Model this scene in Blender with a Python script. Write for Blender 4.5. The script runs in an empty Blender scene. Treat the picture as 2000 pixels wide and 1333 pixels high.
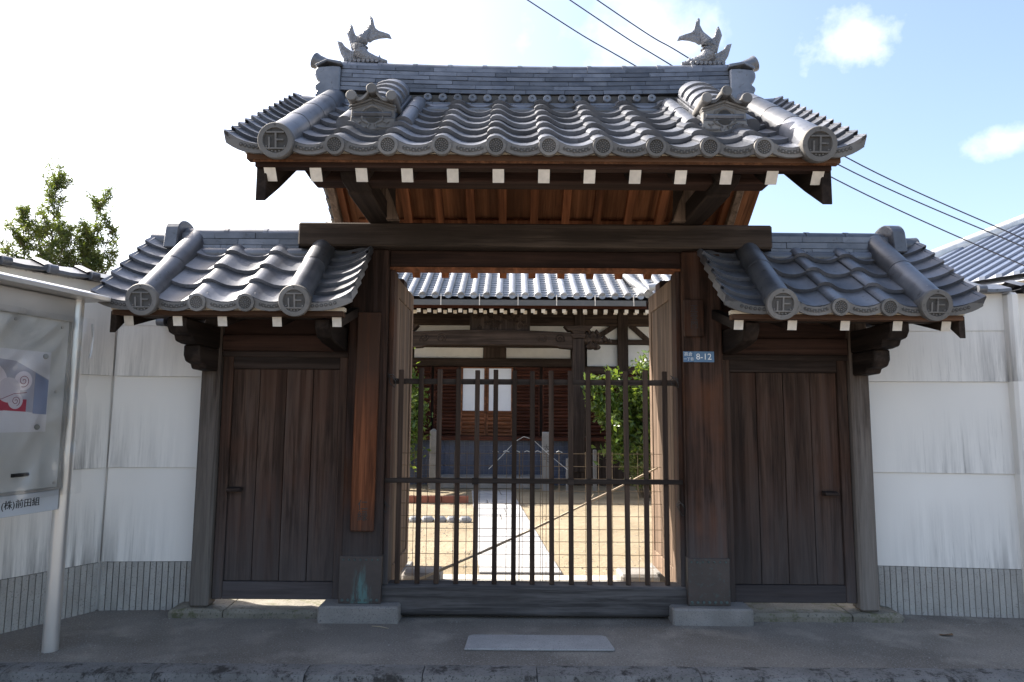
import bpy, math, random
from mathutils import Vector, Matrix, noise as mnoise
R = math.radians
random.seed(7)
scene = bpy.context.scene
COL = scene.collection

# ------------------------------------------------------------------ camera, sky, sun, exposure
cam_d = bpy.data.cameras.new('camera'); cam = bpy.data.objects.new('camera', cam_d); COL.objects.link(cam)
cam_d.sensor_width = 36.0; cam_d.lens = 24.0; cam_d.clip_start = 0.05; cam_d.clip_end = 5000
cam.matrix_world = (Matrix.Translation((0, 0, 1.41)) @ Matrix.Rotation(R(90 + 6.2), 4, 'X') @ Matrix.Rotation(R(0.4), 4, 'Z'))
scene.camera = cam
SUN_AZ, SUN_EL = 62.0, 43.0          # degrees left of straight ahead, elevation
sdir = Vector((-math.sin(R(SUN_AZ)) * math.cos(R(SUN_EL)), math.cos(R(SUN_AZ)) * math.cos(R(SUN_EL)), math.sin(R(SUN_EL))))
sun_d = bpy.data.lights.new('sun', 'SUN'); sun_d.energy = 5.0; sun_d.angle = R(0.53); sun_d.color = (1.0, 0.93, 0.83)
sun = bpy.data.objects.new('sun', sun_d); COL.objects.link(sun)
sun.rotation_euler = sdir.to_track_quat('Z', 'Y').to_euler()
world = bpy.data.worlds.new('World'); scene.world = world; world.use_nodes = True
wn = world.node_tree; wn.nodes.clear()
def wnode(t): return wn.nodes.new(t)
sky = wnode('ShaderNodeTexSky'); sky.sky_type = 'NISHITA'; sky.sun_disc = False
sky.sun_elevation = R(SUN_EL); sky.sun_rotation = R(-SUN_AZ); sky.dust_density = 3.4; sky.air_density = 1.0; sky.ozone_density = 1.0
bg = wnode('ShaderNodeBackground'); bg.inputs[1].default_value = 0.12
wout = wnode('ShaderNodeOutputWorld')
wn.links.new(bg.outputs[0], wout.inputs[0])
SKY_NODES = (sky, bg)
vs = scene.view_settings
vs.view_transform = 'Standard'; vs.look = 'None'; vs.gamma = 1.0; vs.exposure = 1.62; vs.use_curve_mapping = False
scene.cycles.use_denoising = True
scene.cycles.max_bounces = 8; scene.cycles.diffuse_bounces = 4; scene.cycles.transparent_max_bounces = 12

# clouds: a handful of small cumulus puffs round the dome, noise-edged, plus thin haze patches
def build_clouds():
    tc = wnode('ShaderNodeTexCoord')
    n1 = wnode('ShaderNodeTexNoise'); n1.inputs['Scale'].default_value = 9.0; n1.inputs['Detail'].default_value = 8; n1.inputs['Roughness'].default_value = 0.58
    wn.links.new(tc.outputs['Generated'], n1.inputs['Vector'])
    def math_(op, a, b, clamp=False):
        m = wnode('ShaderNodeMath'); m.operation = op; m.use_clamp = clamp
        for i, v in enumerate((a, b)):
            if isinstance(v, (int, float)): m.inputs[i].default_value = v
            else: wn.links.new(v, m.inputs[i])
        return m.outputs[0]
    nz_ = math_('MULTIPLY', math_('SUBTRACT', n1.outputs[0], 0.5), 3.2)
    total = None
    for (d, r, k) in CLOUDS:
        vd = wnode('ShaderNodeVectorMath'); vd.operation = 'SUBTRACT'; wn.links.new(tc.outputs['Generated'], vd.inputs[0]); vd.inputs[1].default_value = Vector(d).normalized()
        sc = wnode('ShaderNodeVectorMath'); sc.operation = 'MULTIPLY'; wn.links.new(vd.outputs[0], sc.inputs[0]); sc.inputs[1].default_value = (1 / r, 1 / r, 1.55 / r)
        ln = wnode('ShaderNodeVectorMath'); ln.operation = 'LENGTH'; wn.links.new(sc.outputs[0], ln.inputs[0])
        v = math_('ADD', math_('SUBTRACT', 1.0, ln.outputs['Value']), nz_)
        v = math_('MULTIPLY', math_('MULTIPLY', v, 1.1, True), k)
        total = v if total is None else math_('MAXIMUM', total, v)
    mx = wnode('ShaderNodeMix'); mx.data_type = 'RGBA'
    wn.links.new(total, mx.inputs[0]); wn.links.new(sky.outputs[0], mx.inputs[6]); mx.inputs[7].default_value = (5.6, 5.6, 5.7, 1)
    wn.links.new(mx.outputs[2], bg.inputs[0])
CLOUDS = [((0.417, 0.783, 0.461), 0.052, 0.7), ((0.58, 0.761, 0.323), 0.04, 0.65), ((0.14, 0.854, 0.50), 0.10, 0.4), ((0.30, 0.80, 0.62), 0.08, 0.4),
          ((-0.5, 0.7, 0.55), 0.2, 0.6), ((0.9, 0.2, 0.4), 0.16, 0.9), ((0.6, -0.7, 0.45), 0.2, 0.9), ((-0.3, -0.8, 0.5), 0.18, 0.9), ((-0.9, -0.2, 0.35), 0.15, 0.9), ((0.1, 0.1, 1.0), 0.2, 0.6)]
build_clouds()

# ------------------------------------------------------------------ object helpers
WM = {}
def link(o, parent=None, m=None):
    COL.objects.link(o)
    m = m or Matrix.Identity(4)
    if parent is not None:
        o.parent = parent; o.matrix_parent_inverse = WM[parent.name].inverted()
    o.matrix_basis = m; WM[o.name] = m.copy()
    return o
def tag(o, label=None, cat=None, group=None, kind=None):
    if label: o['label'] = label
    if cat: o['category'] = cat
    if group: o['group'] = group
    if kind: o['kind'] = kind
    return o
def thing(name, loc, label, cat, group=None):
    o = bpy.data.objects.new(name, None); o.empty_display_size = 0.2
    link(o, None, Matrix.Translation(loc)); return tag(o, label, cat, group)

class MB:
    def __init__(s): s.v = []; s.f = []; s.mi = []; s.cur = 0
    def mat(s, i): s.cur = i; return s
    def add(s, vs_, fs):
        b = len(s.v); s.v += [tuple(p) for p in vs_]
        for f in fs: s.f.append(tuple(b + i for i in f)); s.mi.append(s.cur)
        return s
    def box(s, x0, x1, y0, y1, z0, z1):
        return s.add([(x0,y0,z0),(x1,y0,z0),(x1,y1,z0),(x0,y1,z0),(x0,y0,z1),(x1,y0,z1),(x1,y1,z1),(x0,y1,z1)],
                     [(0,3,2,1),(4,5,6,7),(0,1,5,4),(1,2,6,5),(2,3,7,6),(3,0,4,7)])
    def prism(s, poly, a, b, axis='x'):
        # poly of (p,q): axis x -> (y,z); axis y -> (x,z); axis z -> (x,y)
        def P(p, t): return (t, p[0], p[1]) if axis == 'x' else ((p[0], t, p[1]) if axis == 'y' else (p[0], p[1], t))
        n = len(poly); vs_ = [P(p, a) for p in poly] + [P(p, b) for p in poly]
        fs = [tuple(range(n))[::-1], tuple(range(n, 2*n))] + [(i, (i+1) % n, n + (i+1) % n, n + i) for i in range(n)]
        return s.add(vs_, fs)
    def tube(s, pts, rad, n=10, cap=True, sq=(1, 1)):
        pts = [Vector(p) for p in pts]; vs_ = []
        if not isinstance(rad, (list, tuple)): rad = [rad] * len(pts)
        for i, p in enumerate(pts):
            d = (pts[min(i+1, len(pts)-1)] - pts[max(i-1, 0)]).normalized()
            up = Vector((0, 0, 1)) if abs(d.z) < 0.95 else Vector((0, 1, 0))
            a = d.cross(up).normalized(); b = a.cross(d).normalized()
            for k in range(n):
                t = 2 * math.pi * k / n
                vs_.append(p + (a * math.cos(t) * sq[0] + b * math.sin(t) * sq[1]) * rad[i])
        fs = []
        for i in range(len(pts) - 1):
            for k in range(n):
                fs.append((i*n + k, i*n + (k+1) % n, (i+1)*n + (k+1) % n, (i+1)*n + k))
        if cap: fs += [tuple(range(n))[::-1], tuple((len(pts)-1)*n + k for k in range(n))]
        return s.add(vs_, fs)
    def lathe_y(s, prof, n=24, c=(0, 0, 0)):
        # profile (r, y) turned round the y axis
        vs_ = []; fs = []
        for r, y in prof:
            for k in range(n):
                t = 2 * math.pi * k / n; vs_.append((c[0] + r * math.cos(t), c[1] + y, c[2] + r * math.sin(t)))
        for i in range(len(prof) - 1):
            for k in range(n): fs.append((i*n + k, i*n + (k+1) % n, (i+1)*n + (k+1) % n, (i+1)*n + k))
        fs.append(tuple(range(n))); fs.append(tuple((len(prof)-1)*n + k for k in range(n))[::-1])
        return s.add(vs_, fs)
    def sheet(s, rows):
        m = len(rows[0]); vs_ = [p for r in rows for p in r]; fs = []
        for i in range(len(rows) - 1):
            for j in range(m - 1): fs.append((i*m + j, i*m + j + 1, (i+1)*m + j + 1, (i+1)*m + j))
        return s.add(vs_, fs)
    def xf(s, M, start=0):
        for i in range(start, len(s.v)): s.v[i] = tuple(M @ Vector(s.v[i]))
        return s
    def mesh(s, name, mats, smooth=False):
        me = bpy.data.meshes.new(name); me.from_pydata(s.v, [], s.f)
        for m in (mats if isinstance(mats, (list, tuple)) else [mats]): me.materials.append(m)
        if any(s.mi): me.polygons.foreach_set('material_index', s.mi)
        if smooth:
            me.polygons.foreach_set('use_smooth', [True] * len(me.polygons))
            try: me.set_sharp_from_angle(angle=R(38))
            except Exception: pass
        me.update(); return me
    def build(s, name, mats, parent=None, smooth=False, bevel=0, m=None):
        o = bpy.data.objects.new(name, s.mesh(name, mats, smooth)); link(o, parent, m)
        if bevel:
            b = o.modifiers.new('bevel', 'BEVEL'); b.width = bevel; b.segments = 1; b.limit_method = 'ANGLE'
        return o
def inst(name, me, parent, m, bevel=0):
    o = bpy.data.objects.new(name, me); link(o, parent, m)
    if bevel:
        b = o.modifiers.new('bevel', 'BEVEL'); b.width = bevel; b.segments = 1; b.limit_method = 'ANGLE'
    return o
def T(x, y, z): return Matrix.Translation((x, y, z))
def RX(a): return Matrix.Rotation(a, 4, 'X')
def RY(a): return Matrix.Rotation(a, 4, 'Y')
def RZ(a): return Matrix.Rotation(a, 4, 'Z')
MIRX = Matrix.Diagonal((-1, 1, 1, 1))
def text_geo(body, size, depth):
    c = bpy.data.curves.new('lettering', 'FONT'); c.body = body; c.size = size; c.align_x = 'CENTER'; c.align_y = 'CENTER'; c.extrude = depth / 2; c.resolution_u = 3
    o = bpy.data.objects.new('lettering', c); COL.objects.link(o); bpy.context.view_layer.update()
    me = bpy.data.meshes.new_from_object(o.evaluated_get(bpy.context.evaluated_depsgraph_get()))
    vs_ = [tuple(v.co) for v in me.vertices]; fs = [tuple(p.vertices) for p in me.polygons]
    bpy.data.objects.remove(o); bpy.data.curves.remove(c); bpy.data.meshes.remove(me)
    if vs_:
        xs = [v[0] for v in vs_]; ys = [v[1] for v in vs_]; cx = (min(xs)+max(xs))/2; cy = (min(ys)+max(ys))/2
        vs_ = [(v[0]-cx, v[1]-cy, v[2]) for v in vs_]
    return vs_, fs

# ------------------------------------------------------------------ materials
def newmat(name):
    m = bpy.data.materials.new(name); m.use_nodes = True; nt = m.node_tree
    return m, nt, nt.nodes['Principled BSDF']
def nd(nt, t, **kw):
    n = nt.nodes.new(t)
    for k, v in kw.items():
        if k.startswith('i_'): n.inputs[k[2:].replace('_', ' ')].default_value = v
        else: setattr(n, k, v)
    return n
def mixc(nt, fac, a, b, blend='MIX'):
    m = nt.nodes.new('ShaderNodeMix'); m.data_type = 'RGBA'; m.blend_type = blend
    for sock, val in ((0, fac), (6, a), (7, b)):
        if hasattr(val, 'is_linked') or isinstance(val, bpy.types.NodeSocket): nt.links.new(val, m.inputs[sock])
        elif sock == 0: m.inputs[0].default_value = val
        else: m.inputs[sock].default_value = tuple(val) + ((1,) if len(val) == 3 else ())
    return m.outputs[2]
def ramp(nt, src, p0, p1, c0=(0,0,0,1), c1=(1,1,1,1)):
    if p0 > p1: p0, p1, c0, c1 = p1, p0, c1, c0
    r = nt.nodes.new('ShaderNodeValToRGB'); e = r.color_ramp.elements
    e[0].position = p0; e[1].position = p1; e[0].color = c0; e[1].color = c1
    nt.links.new(src, r.inputs[0]); return r.outputs[0]
def coords(nt, scale, rand=True, world_=False):
    if world_: src = nd(nt, 'ShaderNodeNewGeometry').outputs['Position']
    else: src = nd(nt, 'ShaderNodeTexCoord').outputs['Object']
    if rand:
        oi = nd(nt, 'ShaderNodeObjectInfo'); vm = nd(nt, 'ShaderNodeVectorMath', operation='MULTIPLY_ADD')
        mul = nd(nt, 'ShaderNodeMath', operation='MULTIPLY'); mul.inputs[1].default_value = 37.0
        nt.links.new(oi.outputs['Random'], mul.inputs[0])
        ad = nd(nt, 'ShaderNodeVectorMath', operation='ADD'); nt.links.new(src, ad.inputs[0]); nt.links.new(mul.outputs[0], ad.inputs[1]); src = ad.outputs[0]
    mp = nd(nt, 'ShaderNodeMapping'); mp.inputs['Scale'].default_value = scale; nt.links.new(src, mp.inputs[0])
    return mp.outputs[0]
def noise(nt, vec, scale=1.0, detail=4, rough=0.55, dist=0.0):
    n = nd(nt, 'ShaderNodeTexNoise'); n.inputs['Scale'].default_value = scale; n.inputs['Detail'].default_value = detail
    n.inputs['Roughness'].default_value = rough; n.inputs['Distortion'].default_value = dist
    nt.links.new(vec, n.inputs['Vector']); return n.outputs[0]
def bump(nt, h, strength, dist, bs, prev=None):
    b = nd(nt, 'ShaderNodeBump'); b.inputs['Strength'].default_value = strength; b.inputs['Distance'].default_value = dist
    nt.links.new(h, b.inputs['Height'])
    if prev is not None: nt.links.new(prev, b.inputs['Normal'])
    nt.links.new(b.outputs[0], bs.inputs['Normal']); return b.outputs[0]
def orand(nt): return nd(nt, 'ShaderNodeObjectInfo').outputs['Random']

def m_simple(name, col, rough=0.6, metal=0.0, var=0.25, nscale=9.0, bstr=0.15, bdist=0.004, spec=0.5, dark=None):
    m, nt, bs = newmat(name); v = coords(nt, (1, 1, 1))
    n = noise(nt, v, nscale, 6); d = dark or tuple(c * (1 - var) for c in col)
    c = mixc(nt, ramp(nt, n, 0.3, 0.7), d, col)
    hv = nd(nt, 'ShaderNodeHueSaturation'); mr = nd(nt, 'ShaderNodeMapRange'); mr.inputs[3].default_value = 0.88; mr.inputs[4].default_value = 1.1
    nt.links.new(orand(nt), mr.inputs[0]); nt.links.new(mr.outputs[0], hv.inputs['Value']); nt.links.new(c, hv.inputs['Color'])
    nt.links.new(hv.outputs[0], bs.inputs['Base Color'])
    bs.inputs['Roughness'].default_value = rough; bs.inputs['Metallic'].default_value = metal; bs.inputs['Specular IOR Level'].default_value = spec
    if bstr: bump(nt, noise(nt, v, nscale * 6, 5), bstr, bdist, bs)
    return m
def m_wood(name, c1, c2, axis='z', rough=0.65, grey=None, gz=(0.2, 1.0), gcol=(0.13, 0.12, 0.125), fine=1.0, bstr=0.35, orange=None, top=None):
    m, nt, bs = newmat(name)
    sc = {'x': (0.9, 16, 16), 'y': (16, 0.9, 16), 'z': (16, 16, 0.9)}[axis]
    v = coords(nt, tuple(s_ * fine for s_ in sc))
    n1 = noise(nt, v, 1.0, 5, 0.6, 0.8)
    n2 = noise(nt, v, 5.0, 4, 0.6)
    vb = coords(nt, (1, 1, 1)); n3 = noise(nt, vb, 2.2, 4)
    f = nd(nt, 'ShaderNodeMath', operation='MULTIPLY_ADD'); f.inputs[1].default_value = 0.4; nt.links.new(n2, f.inputs[0])
    f2 = nd(nt, 'ShaderNodeMath', operation='MULTIPLY'); f2.inputs[1].default_value = 0.65; nt.links.new(n1, f2.inputs[0]); nt.links.new(f2.outputs[0], f.inputs[2])
    col = mixc(nt, ramp(nt, f.outputs[0], 0.43, 0.60), tuple(x * 0.75 for x in c2), tuple(min(1, x * 1.15) for x in c1))
    col = mixc(nt, ramp(nt, n3, 0.35, 0.75), col, tuple(x * 0.55 for x in c1), 'MIX') if not orange else mixc(nt, ramp(nt, n3, 0.46, 0.68), col, orange)
    st4 = noise(nt, coords(nt, tuple(0.9 * s_ if s_ > 5 else 0.3 for s_ in sc)), 1.0, 4, 0.6, 0.4)
    col = mixc(nt, ramp(nt, st4, 0.44, 0.78), col, tuple(x * 0.35 for x in c1))
    col = mixc(nt, ramp(nt, st4, 0.48, 0.25), col, tuple(min(1, x * 1.35) for x in c1))
    if grey:
        gp = nd(nt, 'ShaderNodeNewGeometry'); sx = nd(nt, 'ShaderNodeSeparateXYZ'); nt.links.new(gp.outputs['Position'], sx.inputs[0])
        mr = nd(nt, 'ShaderNodeMapRange'); mr.inputs[1].default_value = gz[1]; mr.inputs[2].default_value = gz[0]; nt.links.new(sx.outputs[2], mr.inputs[0])
        ad = nd(nt, 'ShaderNodeMath', operation='ADD'); nt.links.new(mr.outputs[0], ad.inputs[0])
        sb = nd(nt, 'ShaderNodeMath', operation='MULTIPLY_ADD'); sb.inputs[1].default_value = 1.4; sb.inputs[2].default_value = -0.7; nt.links.new(n1, sb.inputs[0]); nt.links.new(sb.outputs[0], ad.inputs[1])
        ml = nd(nt, 'ShaderNodeMath', operation='MULTIPLY', use_clamp=True); ml.inputs[1].default_value = grey; nt.links.new(ad.outputs[0], ml.inputs[0])
        gc = mixc(nt, n2, tuple(x * 0.6 for x in gcol), gcol)
        col = mixc(nt, ml.outputs[0], col, gc)
    if top:      # wood aged darker towards the top
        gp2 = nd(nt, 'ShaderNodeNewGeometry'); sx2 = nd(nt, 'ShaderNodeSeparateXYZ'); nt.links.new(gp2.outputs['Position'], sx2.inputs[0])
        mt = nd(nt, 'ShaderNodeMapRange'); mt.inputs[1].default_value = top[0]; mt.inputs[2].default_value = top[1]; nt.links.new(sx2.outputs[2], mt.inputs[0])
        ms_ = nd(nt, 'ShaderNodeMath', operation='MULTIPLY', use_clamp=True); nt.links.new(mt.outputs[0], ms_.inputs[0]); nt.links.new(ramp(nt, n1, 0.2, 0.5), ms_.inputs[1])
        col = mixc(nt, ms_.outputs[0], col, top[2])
    hv = nd(nt, 'ShaderNodeHueSaturation'); mr2 = nd(nt, 'ShaderNodeMapRange'); mr2.inputs[3].default_value = 0.75; mr2.inputs[4].default_value = 1.2
    nt.links.new(orand(nt), mr2.inputs[0]); nt.links.new(mr2.outputs[0], hv.inputs['Value']); nt.links.new(col, hv.inputs['Color'])
    nt.links.new(hv.outputs[0], bs.inputs['Base Color']); bs.inputs['Roughness'].default_value = rough + 0.1; bs.inputs['Specular IOR Level'].default_value = 0.12
    bump(nt, f.outputs[0], bstr, 0.006, bs)
    return m
def m_tile(name, c1=(0.08, 0.086, 0.102), c2=(0.165, 0.173, 0.195), rough=0.28):
    m, nt, bs = newmat(name); v = coords(nt, (1, 1, 1))
    n = noise(nt, v, 7.0, 5); col = mixc(nt, ramp(nt, n, 0.3, 0.72), c1, c2)
    st = noise(nt, v, 22.0, 6, 0.7); col = mixc(nt, ramp(nt, st, 0.58, 0.72), col, (0.045, 0.044, 0.04)); li = noise(nt, v, 35.0, 6, 0.75); col = mixc(nt, ramp(nt, li, 0.66, 0.72), col, (0.27, 0.27, 0.25))
    hv = nd(nt, 'ShaderNodeHueSaturation'); mr = nd(nt, 'ShaderNodeMapRange'); mr.inputs[3].default_value = 0.6; mr.inputs[4].default_value = 1.3
    nt.links.new(orand(nt), mr.inputs[0]); nt.links.new(mr.outputs[0], hv.inputs['Value']); nt.links.new(col, hv.inputs['Color'])
    nt.links.new(hv.outputs[0], bs.inputs['Base Color']); bs.inputs['Metallic'].default_value = 0.25; bs.inputs['Specular IOR Level'].default_value = 0.7
    rr = nd(nt, 'ShaderNodeMapRange'); rr.inputs[3].default_value = rough; rr.inputs[4].default_value = rough + 0.25; nt.links.new(n, rr.inputs[0]); nt.links.new(rr.outputs[0], bs.inputs['Roughness'])
    bump(nt, noise(nt, v, 60.0, 4), 0.12, 0.003, bs)
    return m
def m_plaster(name, zlines=(0.34, 1.01, 1.68, 2.35), base=(0.80, 0.77, 0.72)):
    m, nt, bs = newmat(name)
    pos = coords(nt, (1, 1, 1), rand=False, world_=True)
    vs1 = coords(nt, (22, 22, 1.3), rand=False, world_=True); vl = coords(nt, (1.3, 1.3, 0.9), rand=False, world_=True)
    streak = noise(nt, vs1, 1.0, 6, 0.65); big = noise(nt, vl, 1.0, 3)
    sx = nd(nt, 'ShaderNodeSeparateXYZ'); nt.links.new(pos, sx.inputs[0])
    # grime gathers on the lower third of every rendered panel and near its outer ends
    fr = nd(nt, 'ShaderNodeMath', operation='MULTIPLY_ADD'); fr.inputs[1].default_value = 1 / 0.67; fr.inputs[2].default_value = -0.34 / 0.67; nt.links.new(sx.outputs[2], fr.inputs[0])
    fc = nd(nt, 'ShaderNodeMath', operation='FRACT'); nt.links.new(fr.outputs[0], fc.inputs[0])
    lo = nd(nt, 'ShaderNodeMapRange'); lo.inputs[1].default_value = 0.75; lo.inputs[2].default_value = 0.02; nt.links.new(fc.outputs[0], lo.inputs[0])
    ax = nd(nt, 'ShaderNodeMath', operation='ABSOLUTE'); sh = nd(nt, 'ShaderNodeMath', operation='ADD'); sh.inputs[1].default_value = -0.165; nt.links.new(sx.outputs[0], sh.inputs[0]); nt.links.new(sh.outputs[0], ax.inputs[0])
    ox = nd(nt, 'ShaderNodeMapRange'); ox.inputs[1].default_value = 2.55; ox.inputs[2].default_value = 3.15; ox.inputs[3].default_value = 0.0; ox.inputs[4].default_value = 1.0; nt.links.new(ax.outputs[0], ox.inputs[0])
    a = nd(nt, 'ShaderNodeMath', operation='MULTIPLY'); nt.links.new(lo.outputs[0], a.inputs[0]); nt.links.new(ox.outputs[0], a.inputs[1])
    b = nd(nt, 'ShaderNodeMath', operation='MULTIPLY'); nt.links.new(a.outputs[0], b.inputs[0]); nt.links.new(ramp(nt, streak, 0.40, 0.66), b.inputs[1])
    c_ = nd(nt, 'ShaderNodeMath', operation='MULTIPLY', use_clamp=True); nt.links.new(b.outputs[0], c_.inputs[0]); nt.links.new(ramp(nt, big, 0.2, 0.6), c_.inputs[1])
    col = mixc(nt, ramp(nt, big, 0.3, 0.8), tuple(x * 0.9 for x in base), base)
    dr = noise(nt, coords(nt, (55, 55, 1.6), rand=False, world_=True), 1.0, 5, 0.7); d2 = nd(nt, 'ShaderNodeMath', operation='MULTIPLY'); nt.links.new(ramp(nt, dr, 0.55, 0.68), d2.inputs[0]); nt.links.new(a.outputs[0], d2.inputs[1])
    col = mixc(nt, c_.outputs[0], col, (0.24, 0.232, 0.222)); d3 = nd(nt, 'ShaderNodeMath', operation='MULTIPLY'); d3.inputs[1].default_value = 0.45; nt.links.new(d2.outputs[0], d3.inputs[0]); col = mixc(nt, d3.outputs[0], col, (0.10, 0.097, 0.092))
    nt.links.new(col, bs.inputs['Base Color']); bs.inputs['Roughness'].default_value = 0.85; bs.inputs['Specular IOR Level'].default_value = 0.2
    bump(nt, noise(nt, coords(nt, (1, 1, 1)), 70, 4), 0.08, 0.003, bs)
    return m
def m_stone(name, c1, c2, speck=(0.06, 0.06, 0.06), scale=60, rough=0.85, lichen=None, bdist=0.01):
    m, nt, bs = newmat(name); v = coords(nt, (1, 1, 1))
    n = noise(nt, v, 5, 5); col = mixc(nt, ramp(nt, n, 0.3, 0.7), c1, c2)
    sp = noise(nt, v, scale, 3, 0.7); col = mixc(nt, ramp(nt, sp, 0.56, 0.68), col, speck)
    if lichen:
        l = noise(nt, v, 9, 8, 0.75); col = mixc(nt, ramp(nt, l, 0.52, 0.6), col, lichen)
    nt.links.new(col, bs.inputs['Base Color']); bs.inputs['Roughness'].default_value = rough
    bump(nt, noise(nt, v, scale * 0.4, 6, 0.7), 0.5, bdist, bs)
    return m
def m_leaf(name, c1, c2, rough=0.35):
    m, nt, bs = newmat(name); v = coords(nt, (1, 1, 1), rand=False)
    col = mixc(nt, ramp(nt, noise(nt, v, 5, 3), 0.35, 0.65), c1, c2)
    nt.links.new(col, bs.inputs['Base Color']); bs.inputs['Roughness'].default_value = rough
    tr = nd(nt, 'ShaderNodeBsdfTranslucent'); nt.links.new(mixc(nt, 0.5, col, (0.3, 0.4, 0.03)), tr.inputs[0])
    ms = nd(nt, 'ShaderNodeMixShader'); ms.inputs[0].default_value = 0.35
    nt.links.new(bs.outputs[0], ms.inputs[1]); nt.links.new(tr.outputs[0], ms.inputs[2])
    nt.links.new(ms.outputs[0], nt.nodes['Material Output'].inputs[0]); return m

TILE = m_tile('roof_tile_grey')  # grey tile, its slight blue tint standing in for reflected sky
TILE_D = m_tile('tile_end_grey', (0.11, 0.104, 0.098), (0.19, 0.18, 0.17), 0.6)
TILE_M = m_tile('tile_recess_shade', (0.055, 0.052, 0.05), (0.10, 0.096, 0.092), 0.75)  # same tile, darkened: shading of the disc recess put into the colour
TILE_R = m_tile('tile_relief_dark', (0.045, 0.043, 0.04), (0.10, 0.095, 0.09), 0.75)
WD_POST = m_wood('post_wood', (0.055, 0.03, 0.021), (0.026, 0.016, 0.012), 'z', grey=0.85, gz=(0.25, 0.95), gcol=(0.085, 0.08, 0.08), orange=(0.085, 0.035, 0.018))
WD_X = m_wood('beam_wood', (0.08, 0.06, 0.048), (0.042, 0.032, 0.026), 'x')
WD_XR = m_wood('lintel_wood', (0.05, 0.027, 0.02), (0.026, 0.015, 0.012), 'x')
WD_Y = m_wood('arm_wood', (0.035, 0.025, 0.02), (0.019, 0.014, 0.012), 'y')
WD_DOOR = m_wood('door_wood', (0.072, 0.043, 0.030), (0.034, 0.021, 0.016), 'z', grey=0.85, gz=(0.1, 1.1), gcol=(0.09, 0.08, 0.078), orange=(0.07, 0.034, 0.022))
WD_DOORX = m_wood('door_rail_wood', (0.052, 0.036, 0.029), (0.03, 0.021, 0.018), 'x', grey=0.8, gz=(0.1, 0.9), gcol=(0.10, 0.09, 0.092))
WD_SIDE = m_wood('weathered_post_wood', (0.12, 0.085, 0.065), (0.03, 0.02, 0.016), 'z', grey=0.95, gz=(0.2, 2.3), gcol=(0.21, 0.19, 0.17), bstr=0.9)
WD_SILL = m_wood('sill_wood', (0.10, 0.094, 0.092), (0.05, 0.047, 0.046), 'x', bstr=0.5)
WD_ORG = m_wood('rafter_wood', (0.24, 0.092, 0.042), (0.15, 0.055, 0.026), 'y')
WD_BRD = m_wood('soffit_board_wood', (0.22, 0.095, 0.045), (0.13, 0.053, 0.026), 'y')
WD_EAVE = m_wood('eave_board_wood', (0.13, 0.072, 0.046), (0.07, 0.038, 0.025), 'x')
WD_LEAF = m_wood('leaf_wood', (0.21, 0.15, 0.11), (0.115, 0.08, 0.058), 'z', grey=0.0)
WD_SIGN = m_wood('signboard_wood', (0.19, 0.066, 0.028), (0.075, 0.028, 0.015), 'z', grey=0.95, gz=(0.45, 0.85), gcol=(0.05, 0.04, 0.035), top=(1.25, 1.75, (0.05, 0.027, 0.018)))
WD_BAR = m_wood('barrier_wood', (0.075, 0.05, 0.037), (0.04, 0.028, 0.022), 'z')
WD_BARX = m_wood('barrier_rail_wood', (0.05, 0.038, 0.032), (0.03, 0.024, 0.02), 'x')
WD_HALL = m_wood('hall_wood', (0.075, 0.052, 0.04), (0.04, 0.029, 0.023), 'x', bstr=0.6)
WD_HALLZ = m_wood('hall_post_wood', (0.07, 0.05, 0.04), (0.038, 0.028, 0.023), 'z')
WD_RED = m_wood('hall_red_wood', (0.085, 0.03, 0.018), (0.04, 0.015, 0.01), 'x')
WD_DOORH = m_wood('hall_door_wood', (0.24, 0.10, 0.05), (0.14, 0.055, 0.028), 'x')
WHITE_END = m_simple('white_end_paint', (0.72, 0.66, 0.58), 0.8, var=0.2, nscale=25)
CREAM = m_simple('cream_plaster', (0.62, 0.55, 0.44), 0.9, var=0.15)
PLASTER = m_plaster('wall_plaster')
PLINTH = m_stone('plinth_mortar', (0.30, 0.285, 0.26), (0.40, 0.385, 0.355), (0.20, 0.19, 0.175), 90)
PLINTH_J = m_simple('plinth_joint', (0.10, 0.095, 0.09), 0.9)
GRANITE = m_stone('granite', (0.17, 0.16, 0.148), (0.25, 0.236, 0.22), (0.085, 0.083, 0.082), 120)
MOSSY = m_stone('mossy_stone', (0.13, 0.12, 0.095), (0.24, 0.22, 0.18), (0.05, 0.05, 0.04), 70, lichen=(0.10, 0.10, 0.055))
KERB = m_stone('kerb_stone', (0.11, 0.106, 0.10), (0.20, 0.195, 0.19), (0.025, 0.024, 0.022), 75, lichen=(0.03, 0.027, 0.025), bdist=0.02)
COPPER = m_stone('copper_sheet', (0.035, 0.029, 0.027), (0.065, 0.05, 0.045), (0.05, 0.07, 0.065), 30, 0.5, lichen=None, bdist=0.004)
VERD = m_stone('verdigris', (0.07, 0.20, 0.19), (0.13, 0.30, 0.28), (0.06, 0.10, 0.09), 60, 0.7)
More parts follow.
